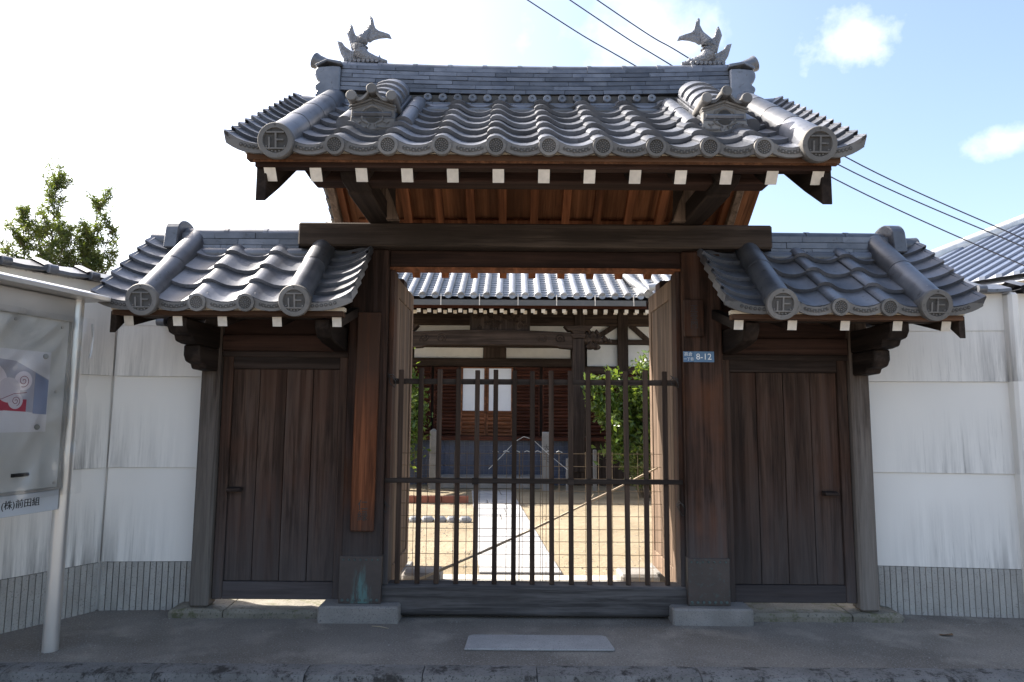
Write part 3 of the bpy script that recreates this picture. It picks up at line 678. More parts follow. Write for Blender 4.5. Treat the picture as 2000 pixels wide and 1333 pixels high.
FISH = m_fish()
finial(-1.175, False); finial(1.49, True)

# ---- descending ridges with gabled end ornaments
def sub_ridge(xc, s0, s1, F):
    fr = F @ T(xc, 0, 0)
    for i, (hw, h0, h1) in enumerate(((0.150, 0.045, 0.078), (0.135, 0.078, 0.108), (0.12, 0.108, 0.135))):
        n = 2
        for k in range(n):
            a = s0 + 0.04 + (s1 - s0 - 0.04) * k / n; b = s0 + 0.04 + (s1 - s0 - 0.04) * (k + 1) / n
            MB().box(-hw, hw, a + 0.002, b - 0.002, h0 + 0.002, h1).build('descending_ridge_tile', TILE, main_roof, bevel=0.004, m=fr)
    s0c = s0 + 0.13; n = 5; ln = (s1 - s0c) / n
    for k in range(n):
        rows = []; m_ = 14; mb = MB()
        for s, r in ((0.0, 0.132), (0.03, 0.132), (0.031, 0.121), (ln + 0.01, 0.117)):
            rows.append([(r * math.cos(math.pi * j / m_), s, 0.115 + 0.02 * (k / 4) + r * 0.74 * math.sin(math.pi * j / m_)) for j in range(m_ + 1)])
        mb.sheet([q[::-1] for q in rows]); mb.add(rows[0], [tuple(range(m_ + 1))])
        mb.build('descending_cap_tile', TILE, main_roof, smooth=True, m=fr @ T(0, s0c + k * ln, 0))
    for sg in (-1, 1):
        for k in range(2):
            ln2 = (s1 - s0 - 0.08) / 2
            MB().tube([(sg * 0.185, s0 + 0.08 + k * ln2, 0.055), (sg * 0.185, s0 + 0.08 + (k + 1) * ln2 - 0.004, 0.055)], [0.058, 0.054], 14, True, (1, 0.9)).build('side_roll_tile', TILE, main_roof, smooth=True, m=fr)
    # upright ornament: gabled plate with a moulded frame, three round tile ends on top
    p0 = F @ Vector((xc, s0, 0.0))
    W = T(p0.x, p0.y, p0.z)
    mb = MB(); mb.mat(1)
    z0 = 0.03
    mb.prism([(-0.155, z0), (0.155, z0), (0.158, z0 + 0.02), (0.140, z0 + 0.05), (0.133, z0 + 0.14), (0.142, z0 + 0.165), (0.0, z0 + 0.215), (-0.142, z0 + 0.165), (-0.133, z0 + 0.14), (-0.140, z0 + 0.05), (-0.158, z0 + 0.02)], -0.02, 0.05, 'y')
    for off, th, yy in ((0.0, 0.014, -0.034), (0.020, 0.010, -0.028)):
        for sg in (-1, 1):
            mb.prism([(0, z0 + 0.205 - off), (sg * 0.148, z0 + 0.155 - off), (sg * 0.148, z0 + 0.155 - off - th), (0, z0 + 0.205 - off - th)], yy, -0.018, 'y')
    o = mb.build('ornament_plate', [TILE, TILE_D], main_roof, bevel=0.004, m=W)
    b2 = MB(); pts = []
    for k in range(25):
        t = math.pi * (-0.42 + 1.84 * k / 24); rr = 0.056 + 0.007 * abs(math.sin(3 * t)); pts.append((rr * 1.12 * math.cos(t), -0.022, z0 + 0.095 + rr * 0.98 * math.sin(t)))
    b2.tube([(-0.03, -0.022, z0 + 0.012)] + pts[::-1] + [(0.03, -0.022, z0 + 0.012)], 0.0075, 6)
    for sg in (-1, 1):
        b2.tube([(sg * 0.04, -0.022, z0 + 0.018), (sg * 0.08, -0.022, z0 + 0.016), (sg * 0.125, -0.022, z0 + 0.02), (sg * 0.13, -0.022, z0 + 0.035)], 0.007, 6)
        b2.tube([(sg * 0.085, -0.022, z0 + 0.02), (sg * 0.088, -0.022, z0 + 0.045), (sg * 0.07, -0.022, z0 + 0.055)], 0.006, 6)
        b2.tube([(sg * 0.088, -0.022, z0 + 0.045), (sg * 0.105, -0.022, z0 + 0.054)], 0.006, 6)
    b2.build('ornament_relief', TILE_D, main_roof, smooth=True, m=W)
    MB().lathe_y([(0.05, 0.0), (0.046, -0.003), (0.0, -0.004)], 20, (0, -0.0205, z0 + 0.095)).build('ornament_boss', TILE_R, main_roof, smooth=True, m=W)
    for dx, dz in ((-0.125, 0.212), (0.0, 0.258), (0.125, 0.212)):
        MB().lathe_y([(0.030, 0.16), (0.033, 0.0), (0.030, -0.05), (0.034, -0.055), (0.034, -0.075), (0.030, -0.08), (0.0, -0.08)], 20, (dx, 0, z0 + dz - 0.012)).mat(1).build('round_end_tile', [TILE_D], main_roof, smooth=True, m=W)
    for sg in (-1, 1):
        rows = []
        for y in (-0.055, 0.12):
            rows.append([(sg * (0.02 + 0.095 * j / 8), y, z0 + 0.247 - 0.045 * j / 8 - 0.026 * math.sin(math.pi * j / 8)) for j in range(9)])
        q = MB().sheet(rows); q.sheet([[(a, b, c - 0.02) for a, b, c in r_] for r_ in rows][::-1])
        q.sheet([rows[0], [(a, b, c - 0.02) for a, b, c in rows[0]]])
        q.build('ornament_hood', TILE_D, main_roof, smooth=True, m=W)
FM = slope_frame(3.78, 2.912, MA)
sub_ridge(-0.885, 0.42, ML - 0.17, FM); sub_ridge(1.325, 0.42, ML - 0.17, FM)

# ---- the two side roofs and side doors
SA = R(39); SL = 0.68 / math.cos(SA)
for side in (-1, 1):
    if side < 0:
        xs = [-2.31, -2.0, -1.69]; rolls = (-2.34, -1.375); vg = ((-2.34, -2.66), (-1.375, -1.02)); dk = (-2.52, -1.19); cx = -1.8575; rx = (-2.43, -1.56)
    else:
        xs = [1.77, 2.08, 2.39]; rolls = (2.677, 1.704); vg = ((2.677, 2.99), (1.704, 1.35)); dk = (1.52, 2.85); cx = 2.19; rx = (1.885, 2.76)
    sr, SYR, SZR = roof('side_roof', gate, 4.32, 2.09, SA, SL, xs, 0.31, 4, rolls, vg, 7, (sum(rolls) / 2), 0.083, WD_X, 0.03, dk)
    zt = ridge(rx[0], rx[1], 2.585, 3, 0.049, 0.125, 0.10, 0.062, 0.30, sr, lambda x: 0.0, None, 0.03, SYR)
    out = rx[0] if side < 0 else rx[1]
    # end slab with rounded shoulders
    mb = MB(); prof = []
    for k in range(13):
        t = math.pi * k / 12; prof.append((SYR + 0.15 * math.cos(t), zt + 0.0 + 0.105 * math.sin(t)))
    prof = [(SYR + 0.17, 2.60)] + prof + [(SYR - 0.17, 2.60)]
    mb.prism(prof, out - 0.0 * side, out + side * 0.10, 'x'); mb.build('ridge_end_tile', TILE, sr, bevel=0.008)
    MB().tube([(out + side * 0.10, SYR, 2.68), (out + side * 0.25, SYR, 2.685)], [0.062, 0.066], 16).build('verge_cap_tile', TILE, sr, smooth=True)
    for x in xs:
        inst('bed_tile', bed, sr, T(x + 0.155, SYR - 0.115, 2.565))
    # eave boards and rafters
    e0, e1 = (vg[0][1] + 0.08, vg[1][1] - 0.06) if side < 0 else (vg[1][1] + 0.06, vg[0][1] - 0.08)
    MB().box(e0, e1, 4.345, 4.40, 2.068, 2.092).build('plaster_bed', CREAM, gate)
    MB().box(e0 + 0.01, e1 - 0.01, 4.34, 4.42, 2.034, 2.067).build('eave_board', WD_EAVE, gate, bevel=0.003)
    rxs = (-2.487, -2.17, -1.88, -1.525, -1.137) if side < 0 else (1.47, 1.817, 2.16, 2.50, 2.815)
    mb = MB(); mb.box(-0.029, 0.029, 0, 0.75, -0.062, 0.0); mb.mat(1).box(-0.0295, 0.0295, -0.004, 0.0, -0.0625, 0.0005)
    rm = mb.mesh('rafter', [WD_Y, WHITE_END])
    for x in rxs: inst('rafter', rm, sr, T(x, 4.385, 2.033) @ RX(R(16)))
    xo = vg[0][1]
    # barge board of the outer gable
    xb = xo - side * 0.09
    MB().prism([(4.36, 1.92), (4.36, 2.06), (SYR, SZR - 0.03), (SYR, SZR - 0.2), (4.5, 2.03)], xb - 0.02, xb + 0.02, 'x').build('barge_board', WD_Y, gate, bevel=0.003)
    MB().prism([(2 * SYR - 4.36, 1.92), (2 * SYR - 4.36, 2.06), (SYR, SZR - 0.03), (SYR, SZR - 0.2), (2 * SYR - 4.5, 2.03)], xb - 0.02, xb + 0.02, 'x').build('barge_board', WD_Y, gate, bevel=0.003)
    xp = -2.25 if side < 0 else 2.455                      # outer side post
    sp = MB().box(xp, xp + 0.135, 4.94, 5.08, 0.06, 2.25).build('side_post', WD_SIDE, gate, bevel=0.014)
    pc = xp + 0.0675
    MB().prism([(4.40, 2.03), (4.40, 1.97), (4.43, 1.93), (4.50, 1.92), (4.52, 1.885), (4.60, 1.875), (4.94, 1.875), (4.94, 2.03)], pc - 0.062, pc + 0.062, 'x').build('bracket_arm', WD_Y, gate, bevel=0.008)
    MB().prism([(4.63, 1.872), (4.63, 1.80), (4.66, 1.76), (4.74, 1.745), (4.76, 1.715), (4.94, 1.71), (4.94, 1.872)], pc - 0.055, pc + 0.055, 'x').build('bracket_arm', WD_Y, gate, bevel=0.008)
    xi = -1.245 if side < 0 else 1.575
    MB().prism([(4.44, 2.03), (4.44, 1.97), (4.50, 1.91), (4.60, 1.89), (4.94, 1.86), (4.94, 2.03)], xi - 0.05, xi + 0.05, 'x').build('bracket_arm', WD_Y, gate, bevel=0.008)
    MB().box(min(xp, xi) - 0.2 * (side < 0), max(xp + 0.135, xi) + 0.2 * (side > 0), 4.455, 4.535, 2.036, 2.10).build('eave_purlin', WD_X, gate, bevel=0.004)
    # door bay
    d0, d1 = (xp + 0.137, -1.182) if side < 0 else (1.517, xp - 0.002)
    MB().box(d0, d1, 4.985, 5.05, 1.985, 2.62).build('upper_panel', WD_XR, gate)
    MB().box(d0, d1, 4.955, 5.06, 1.862, 1.983).build('door_lintel', WD_XR, gate, bevel=0.006)
    MB().box(d0, d1, 4.97, 5.06, 1.822, 1.861).build('lintel_trim', WD_DOORX, gate, bevel=0.003)
    door = thing_part = None
    door = MB().box(d0 + 0.005, d1 - 0.005, 5.030, 5.045, 0.11, 1.83).build('side_door', WD_DOOR, gate)
    st = 0.075
    for a, b in ((d0 + 0.005, d0 + st), (d1 - st, d1 - 0.005)):
        MB().box(a, b, 4.985, 5.03, 0.105, 1.832).build('stile', WD_DOOR, door, bevel=0.004)
    MB().box(d0 + st, d1 - st, 4.99, 5.03, 1.735, 1.832).build('rail', WD_DOORX, door, bevel=0.004)
    MB().box(d0 + st, d1 - st, 4.99, 5.03, 0.105, 0.225).build('rail', WD_DOORX, door, bevel=0.004)
    n = 4; pw = (d1 - d0 - 2 * st) / n
    pm = MB().box(-pw / 2 + 0.0022, pw / 2 - 0.0022, 5.004, 5.0295, 0.228, 1.733).mesh('plank', WD_DOOR)
    for k in range(n):
        inst('plank', pm, door, T(d0 + st + (k + 0.5) * pw, random.uniform(-.003, .003), 0), bevel=0.003)
    hx = d0 + 0.135 if side < 0 else d1 - 0.165
    MB().prism([(4.94, 0.855), (4.94, 0.875), (5.004, 0.885), (5.004, 0.85)], hx - 0.05, hx + 0.05, 'x').build('door_pull', WD_DOORX, door, bevel=0.004)
    # stones under the side bay
    a = (-2.37, -1.99, -1.318) if side < 0 else (1.657, 2.38, 2.74)
    for k in range(2):
        mb = MB(); nn = 8; x0_, x1_ = a[k], a[k + 1] - 0.008
        rows = []
        for i in range(nn + 1):
            x = x0_ + (x1_ - x0_) * i / nn; e = 0.012 if i in (0, nn) else 0
            w1 = 0.012 * mnoise.noise((x * 6, 1.0, 0)); w2 = 0.006 * mnoise.noise((x * 7, 5.0, 0))
            rows.append([(x, 4.90 + w1 + e, -0.02), (x, 4.895 + w1 + e, 0.035 + w2), (x, 4.915 + w1 + e, 0.058 + w2 - e), (x, 5.20, 0.056 + w2), (x, 5.22, -0.02)])
        mb.sheet([r_[::-1] for r_ in rows]); mb.add(rows[0], [(0, 1, 2, 3, 4)]); mb.add(rows[-1], [(4, 3, 2, 1, 0)])
        mb.build('edging_stone', MOSSY, gate, smooth=True)

# ---- open leaves of the middle doors
for side in (-1, 1):
    xh = -0.895 if side < 0 else 1.225          # hinge line
    leaf = MB().box(xh - 0.012, xh + 0.012, 5.08, 5.93, 0.17, 2.44).build('door_leaf', WD_LEAF, gate)
    f = 0.028
    for a, b in ((5.08, 5.17), (5.84, 5.93)):
        MB().box(xh - f, xh + f, a, b, 0.165, 2.445).build('stile', WD_LEAF, leaf, bevel=0.004)
    for a, b in ((0.165, 0.30), (2.30, 2.445)):
        MB().box(xh - f + 0.001, xh + f - 0.001, 5.17, 5.84, a, b).build('rail', WD_LEAF, leaf, bevel=0.004)
    pm = MB().box(-0.019, 0.019, -0.1095, 0.1095, 0.302, 2.298).mesh('plank', WD_LEAF)
    for k in range(3): inst('plank', pm, leaf, T(xh, 5.17 + 0.1117 + k * 0.2233, 0), bevel=0.003)
    s_ = MB().box(xh - side * 0.16 - 0.16, xh - side * 0.16 + 0.16, 5.75, 6.05, 0.0, 0.12).build('door_stop_stone', GRANITE, gate, bevel=0.02)

# ------------------------------------------------------------------ signs on the posts
sb = thing('temple_signboard', (-1.04, 4.87, 0.6), 'long orange-brown wooden signboard hung on the left gate post, blackened at its foot', 'signboard')
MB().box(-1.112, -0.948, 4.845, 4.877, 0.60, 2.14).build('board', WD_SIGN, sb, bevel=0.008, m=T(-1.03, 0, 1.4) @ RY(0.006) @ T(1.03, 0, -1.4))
geo = text_geo('仁\n緑', 0.075, 0.004)
MB().add([(x - 1.03, 4.8445 - z, y + 0.745) for x, y, z in geo[0]], geo[1]).build('ink_lettering', BLACK, sb)
npl = thing('nameplate', (1.30, 4.87, 2.1), 'small dark wooden nameplate with inked characters on the right gate post', 'nameplate')
MB().box(1.235, 1.375, 4.846, 4.878, 1.98, 2.245).build('board', WD_POST, npl, bevel=0.004)
geo = text_geo('正\n受\n門', 0.058, 0.003)
MB().add([(x + 1.305, 4.8455 - z, y + 2.12) for x, y, z in geo[0]], geo[1]).build('ink_lettering', BLACK, npl)
ad = thing('address_plate', (1.37, 4.875, 1.83), 'blue address plate reading 8-12 with white characters on the right gate post', 'address plate')
BLUE = m_simple('plate_blue', (0.10, 0.20, 0.34), 0.4, var=0.08); BLUE2 = m_simple('plate_blue_dark', (0.07, 0.15, 0.27), 0.4, var=0.08); WHT = m_simple('plate_white', (0.75, 0.77, 0.78), 0.5, var=0.05)
MB().box(1.300, 1.447, 4.868, 4.879, 1.797, 1.873).build('number_plate', BLUE, ad)
MB().box(1.228, 1.298, 4.868, 4.879, 1.797, 1.873).build('district_plate', BLUE2, ad)
for body, size, cx, cz in (('8-12', 0.062, 1.3735, 1.836), ('高倉', 0.030, 1.263, 1.854), ('一丁目', 0.0245, 1.263, 1.818)):
    geo = text_geo(body, size, 0.002)
    MB().add([(x + cx, 4.8675 - z, y + cz) for x, y, z in geo[0]], geo[1]).build('lettering', WHT, ad)

# ------------------------------------------------------------------ barrier across the opening
br = thing('picket_barrier', (0.165, 4.98, 0.222), 'dark wooden picket barrier tied across the open gate', 'barrier')
bm = MB().box(-0.0175, 0.0175, 4.972, 4.998, 0.0, 1.0).mesh('bar', WD_BAR)
xs = [-0.80 + 0.1365 * k for k in range(15)]
tops = [1.735, 1.75, 1.74, 1.745, 1.735, 1.74, 1.735, 1.73, 1.735, 1.735, 1.735, 1.74, 1.735, 1.745, 1.735]
for x, zt_ in zip(xs, tops):
    M = T(x + random.uniform(-.004, .004), 0, 0.222) @ RY(random.uniform(-.004, .004)) @ Matrix.Diagonal((1, 1, zt_ - 0.222, 1))
    inst('bar', bm, br, M, bevel=0.003)
for x in (-0.905, 1.222):
    MB().box(x - 0.019, x + 0.019, 4.965, 5.003, 0.222, 1.76).build('end_bar', WD_BAR, br, bevel=0.003)
MB().box(-0.93, 1.245, 4.999, 5.028, 1.632, 1.672).build('rail', WD_BARX, br, bevel=0.003)
MB().box(-0.90, 1.225, 4.942, 4.971, 0.925, 0.958).build('rail', WD_BARX, br, bevel=0.003)
for x in (-0.255, 0.425):
    MB().box(x - 0.023, x + 0.023, 4.936, 4.9415, 0.918, 0.965).build('clip', WD_BARX, br)
def squiggle(name, c, r, n, parent, mat, rad=0.0022, seed=1):
    rnd = random.Random(seed); pts = []
    for k in range(n):
        t = k / n * 6.28 * 1.7
        pts.append((c[0] + r * math.cos(t) * rnd.uniform(.4, 1.2), c[1] - 0.01 - 0.01 * rnd.random(), c[2] + r * 1.5 * math.sin(t * 0.9) * rnd.uniform(.5, 1.2)))
    return MB().tube(pts, rad, 5).build(name, mat, parent)
for i, c in enumerate(((-0.865, 4.955, 1.655), (1.185, 4.955, 1.655), (-0.90, 4.945, 0.76), (1.21, 4.945, 0.76))):
    squiggle('tie_wire', c, 0.035, 14, br, BLACK, 0.003, i)

# wire mesh panel standing behind the barrier, bamboo pole, string
wmh = thing('wire_mesh_panel', (0.165, 5.55, 0), 'rusty wire mesh panel standing behind the picket barrier', 'mesh panel')
WIRE = m_simple('rusty_wire', (0.22, 0.16, 0.10), 0.6, metal=0.3, var=0.4)
vm_ = MB().tube([(0, 0, 0.0), (0, 0, 1.105)], 0.0023, 5).mesh('upright_wire', WIRE)
hm_ = MB().tube([(-0.90, 0, 0), (1.235, 0, 0)], 0.0023, 5).mesh('cross_wire', WIRE)
for k in range(21): inst('upright_wire', vm_, wmh, T(-0.88 + 0.1055 * k, 5.55 + random.uniform(-.004, .004), 0.015) @ RY(random.uniform(-.003, .003)))
for k in range(7): inst('upright_wire', vm_, wmh, T(0.02 + 0.036 * k * (1 + 0.3 * (k % 2)), 5.56, 0.015))
for k in range(12): inst('cross_wire', hm_, wmh, T(0, 5.553, 0.02 + 0.0985 * k) @ RY(random.uniform(-.002, .002)))
BAMBOO = m_simple('dry_bamboo', (0.42, 0.33, 0.22), 0.55, var=0.3)
bp = MB(); a = Vector((-0.93, 5.62, 0.02)); b = Vector((1.27, 5.70, 1.02)); pts = []; rads = []
for k in range(23):
    t = k / 22; p = a.lerp(b, t) + Vector((0, 0, -0.03 * math.sin(math.pi * t))); pts.append(p); rads.append(0.011 - 0.004 * t + (0.0025 if k % 4 == 0 else 0))
bp.tube(pts, rads, 8)
for t, l in ((0.27, 0.06), (0.55, 0.05), (0.72, 0.06), (0.86, 0.05)):
    p = a.lerp(b, t); bp.tube([p, p + Vector((0.02, -0.01, l * 0.6))], [0.004, 0.002], 5)
tag(bp.build('bamboo_pole', BAMBOO, smooth=True), 'thin dry bamboo pole leaning diagonally behind the wire mesh', 'pole')
STR = m_simple('white_string', (0.75, 0.75, 0.73), 0.8)
s1 = MB(); s1.tube([(-0.18, 5.53, 0.98), (-0.08, 5.525, 1.08), (0.03, 5.525, 1.20), (0.10, 5.53, 1.24), (0.17, 5.53, 1.22), (0.30, 5.53, 1.10), (0.45, 5.525, 0.98)], 0.0028, 5)
for k in range(7):
    x = -0.15 + k * 0.085; s1.tube([(x, 5.53, 1.118), (x + 0.02, 5.53, 1.128), (x + 0.05, 5.53, 1.116)], 0.0035, 5)
tag(s1.build('string', STR), 'loose white string knotted along the top of the wire mesh', 'string')

# ------------------------------------------------------------------ garden walls
def wall_run(th, p0, p1, top, coping=True, plinth=True, ext=(0, 0)):
    """one straight run of rendered wall from p0 to p1 (front face line), panels and ribbed plinth as parts"""
    d = Vector((p1[0] - p0[0], p1[1] - p0[1], 0)); L = d.length; d.normalize(); nrm = Vector((d.y, -d.x, 0))   # towards the viewer
    M = Matrix(((d.x, -nrm.x, 0, p0[0]), (d.y, -nrm.y, 0, p0[1]), (0, 0, 1, 0), (0, 0, 0, 1)))
    MB().box(-ext[0], L + ext[1], 0.035, 0.20, -0.05, top).build('wall_core', PLASTER, th, m=M)
    zs = [0.34, 1.01, 1.68, top]
    for i in range(3):
        if zs[i + 1] - zs[i] < 0.02: continue
        MB().prism([(0.0 + 0.006, zs[i]), (0.012 + 0.006, zs[i + 1] - 0.002), (0.034, zs[i + 1] - 0.002), (0.034, zs[i])], 0, L, 'x').build('wall_panel', PLASTER, th, m=M)
    if plinth:
        MB().box(0, L, 0.020, 0.034, -0.03, 0.337).build('plinth', PLINTH_J, th, m=M)
        n = int(L / 0.041); rm = MB().box(-0.0185, 0.0185, 0.008, 0.0198, -0.03, 0.336).mesh('plinth_rib', PLINTH)
        for k in range(n): inst('plinth_rib', rm, th, M @ T((k + 0.5) * L / n, 0, 0), bevel=0.002)
    if coping:
        wc = 0.27; n = max(1, round(L / wc)); wc = L / n
        cm = coping_mesh(wc)
        for k in range(n): inst('coping_tile', cm, th, M @ T(k * wc, 0.10, top))
def coping_mesh(w):
    mb = MB(); rows = []
    for y, z in ((-0.17, 0.0), (-0.17, 0.022), (0.0, 0.085), (0.17, 0.022), (0.17, 0.0)):
        rows.append([(0.0, y, z + 0.018), (0.03, y * 1.02, z + 0.03), (0.055, y * 1.02, z + 0.03), (0.085, y, z), (w * 0.6, y, z - 0.004), (w + 0.02, y, z + 0.004)])
    mb.sheet([r_[::-1] for r_ in rows]); mb.sheet([rows[0], rows[-1]])
    mb.add(rows[0] + rows[1], [(0, 1, 7, 6), (1, 2, 8, 7), (2, 3, 9, 8), (3, 4, 10, 9), (4, 5, 11, 10)])
    mb.tube([(0.02, -0.185, 0.018), (0.075, -0.185, 0.018)], 0.03, 10)
    return mb.mesh('coping_tile', TILE, True)
wl = thing('garden_wall', (-2.9, 5.0, 0), 'white rendered garden wall with dark streaks left of the gate', 'wall', None)
wall_run(wl, (-2.95, 5.06), (-2.262, 5.10), 2.06, coping=False, ext=(0.1, 0))
def raised(th, xa, ya, xb, yb, z0, z1):
    MB().prism([(xa, ya), (xb, yb), (xb, yb + 0.19), (xa, ya + 0.19)], z0, z1, 'z').build('wall_panel', PLASTER, th)
def cope(th, p0, p1, z):
    d = Vector((p1[0] - p0[0], p1[1] - p0[1], 0)); L = d.length; d.normalize(); n = max(1, round(L / 0.27)); cm = coping_mesh(L / n)
    M = Matrix(((d.x, -d.y, 0, p0[0]), (d.y, d.x, 0, p0[1]), (0, 0, 1, 0), (0, 0, 0, 1)))
    for k in range(n): inst('coping_tile', cm, th, M @ T(k * L / n, 0.10, z))
raised(wl, -2.95, 5.072, -2.645, 5.0895, 2.0595, 2.36); cope(wl, (-2.95, 5.06), (-2.645, 5.078), 2.36); cope(wl, (-2.643, 5.078), (-2.262, 5.10), 2.06)
wall_run(wl, (-4.6, 2.13), (-2.952, 5.055), 2.36, ext=(0, 0.15))
MB().box(-3.12, -2.93, 5.10, 5.26, -0.05, 2.355).build('wall_core', PLASTER, wl)
wr = thing('garden_wall', (3.2, 5.0, 0), 'white rendered garden wall with ribbed plinth right of the gate', 'wall', None)
wall_run(wr, (2.595, 5.12), (3.66, 5.02), 2.06, coping=False)
raised(wr, 2.93, 5.1005, 3.66, 5.032, 2.0595, 2.34); cope(wr, (2.595, 5.12), (2.928, 5.089), 2.06); cope(wr, (2.93, 5.089), (3.66, 5.02), 2.34)
MB().box(3.66, 3.74, 4.96, 5.2, 0, 2.34).build('wall_pier', PLASTER, wr, bevel=0.02)
wall_run(wr, (3.74, 5.01), (6.5, 4.85), 2.34)

# ------------------------------------------------------------------ street details
KM = []
rnd = random.Random(3); x = -5.0; i = 0
while x < 6.0:
    L = rnd.uniform(0.62, 0.95); mb = MB(); rows = []; nn = 10
    for k in range(nn + 1):
        xx = x + (L - 0.005) * k / nn; e = 0.003 if k in (0, nn) else 0
        w1 = 0.010 * mnoise.noise((xx * 9, 0.3, i)); w2 = 0.004 * mnoise.noise((xx * 9, 7.3, i))
        rows.append([(xx, 3.875 + w1, -0.15), (xx, 3.87 + w1 + e, -0.03 + w2), (xx, 3.884 + w1 + e, 0.002 + w2 - e), (xx, 3.96, 0.010 + w2), (xx, 4.03 + 0.4 * w1, 0.006 - e), (xx, 4.035, -0.05)])
    mb.sheet([r_[::-1] for r_ in rows]); mb.add(rows[0], [(0, 1, 2, 3, 4, 5)]); mb.add(rows[-1], [(5, 4, 3, 2, 1, 0)])
    KM.append((x, mb)); x += L; i += 1
kerb = thing('kerb', (0, 3.95, 0), 'row of weathered kerb stones along the edge of the pavement', 'kerb')
for x, mb in KM: mb.build('kerb_stone', KERB, kerb, smooth=True)
sl = MB().prism([(-0.275, 4.285), (0.63, 4.285), (0.635, 4.31), (0.615, 4.53), (0.585, 4.555), (-0.235, 4.555), (-0.265, 4.53)], 0.0, 0.012, 'z')
tag(sl.build('paving_slab', m_stone('slab_granite', (0.27, 0.265, 0.26), (0.36, 0.355, 0.35), (0.14, 0.14, 0.14), 110), bevel=0.004), 'flat pale granite slab let into the asphalt before the gate', 'slab')
tag(MB().tube([(-0.92, 4.73, 0.006), (-0.86, 4.71, 0.009), (-0.80, 4.68, 0.006)], [0.003, 0.004, 0.002], 6).build('twig', m_simple('dry_twig', (0.4, 0.33, 0.24), 0.7)), 'short pale twig lying on the pavement before the left post', 'twig')

def pebble(mb, x, y, z, r, rnd):
    o = [(x + r * rnd.uniform(.7, 1.2) * math.cos(t), y + r * rnd.uniform(.7, 1.2) * math.sin(t), z) for t in (0, 1.26, 2.51, 3.77, 5.03)]
    mb.add(o + [(x, y, z + r * rnd.uniform(.6, 1.0))], [(0, 1, 5), (1, 2, 5), (2, 3, 5), (3, 4, 5), (4, 0, 5)])
rnd = random.Random(9); gm = MB()
for k in range(900):
    x = rnd.uniform(-3.2, 3.9); y = 4.05 + 0.9 * rnd.random() ** (0.6 if rnd.random() < .6 else 2.0)
    pebble(gm, x, y, 0.001, rnd.uniform(0.002, 0.006), rnd)
for k in range(500):
    pebble(gm, rnd.uniform(-2.9, 3.6), 5.03 + rnd.gauss(0, 0.03) - (0.16 if abs(k % 7) < 4 else 0), 0.001, rnd.uniform(0.002, 0.007), rnd)
tag(gm.build('grit', m_stone('grit_stone', (0.16, 0.15, 0.135), (0.30, 0.285, 0.26), (0.08, 0.08, 0.08), 200)), 'scattered grit lying on the asphalt pavement', 'grit', kind='stuff')
gm = MB()
for k in range(2500):
    y = 5.4 + 6.5 * rnd.random() ** 1.6; pebble(gm, rnd.uniform(-0.35, 0.45) * y - 0.0, y, 0.004, rnd.uniform(0.004, 0.013), rnd)
tag(gm.build('gravel', m_stone('gravel_stone', (0.22, 0.19, 0.15), (0.40, 0.36, 0.30), (0.12, 0.11, 0.09), 150)), 'loose gravel scattered over the courtyard sand', 'gravel', kind='stuff')
lf = MB(); lf.sheet([[(2.80, 4.62, 0.006), (2.84, 4.60, 0.016), (2.88, 4.61, 0.008)], [(2.80, 4.64, 0.010), (2.845, 4.645, 0.004), (2.89, 4.64, 0.014)]])
tag(lf.build('dead_leaf', m_simple('dry_leaf', (0.13, 0.07, 0.03), 0.8)), 'single brown dead leaf on the pavement before the right wall', 'leaf')

# ------------------------------------------------------------------ notice board on the left
nb = thing('notice_board', (-2.73, 4.23, 0), 'aluminium notice board with poster under clear film by the left wall', 'notice board')
bd = Vector((-0.2125, -0.977, 0)); bn = Vector((0.977, -0.2125, 0))
NBP = Matrix(((bd.x, -bn.x, 0, -2.73), (bd.y, -bn.y, 0, 4.23), (0, 0, 1, 0), (0, 0, 0, 1)))
NBM = T(0, 0, 0.06) @ NBP    # local x along the board towards the viewer, -y = its face
for t in (0.0, 1.35):
    MB().tube([(t, 0, -0.02), (t, 0, 2.11)], 0.044, 20).build('pole', ALU, nb, smooth=True, m=NBP)
MB().box(0.06, 1.29, -0.02, 0.03, 0.905, 1.90).build('back_panel', PANELG, nb, m=NBM)
MB().box(0.05, 1.30, -0.045, 0.04, 1.90, 2.04).build('header', ALU, nb, bevel=0.004, m=NBM)
MB().prism([(-0.17, 2.045), (-0.17, 2.075), (0.0, 2.12), (0.17, 2.075), (0.17, 2.045)], -0.09, 1.44, 'x').build('canopy', ALU, nb, bevel=0.004, m=NBM)
for a, b, c, d in ((0.048, 0.062, 0.90, 1.90), (1.288, 1.302, 0.90, 1.90)):
    MB().box(a, b, -0.04, 0.035, c, d).build('frame', ALU, nb, m=NBM)
MB().box(0.05, 1.30, -0.035, 0.035, 0.89, 0.904).build('frame', ALU, nb, m=NBM)
SIGNP = m_simple('sign_strip_grey', (0.52, 0.55, 0.58), 0.5, var=0.05)
sg_ = MB().box(0.05, 1.30, -0.03, 0.02, 0.77, 0.888).build('name_strip', SIGNP, nb, bevel=0.003, m=NBM)
geo = text_geo('(株)前田組', 0.052, 0.002)
MB().add([(-x + 0.30, -0.031 - z, y + 0.832) for x, y, z in geo[0]], geo[1]).build('lettering', BLACK, sg_, m=NBM)
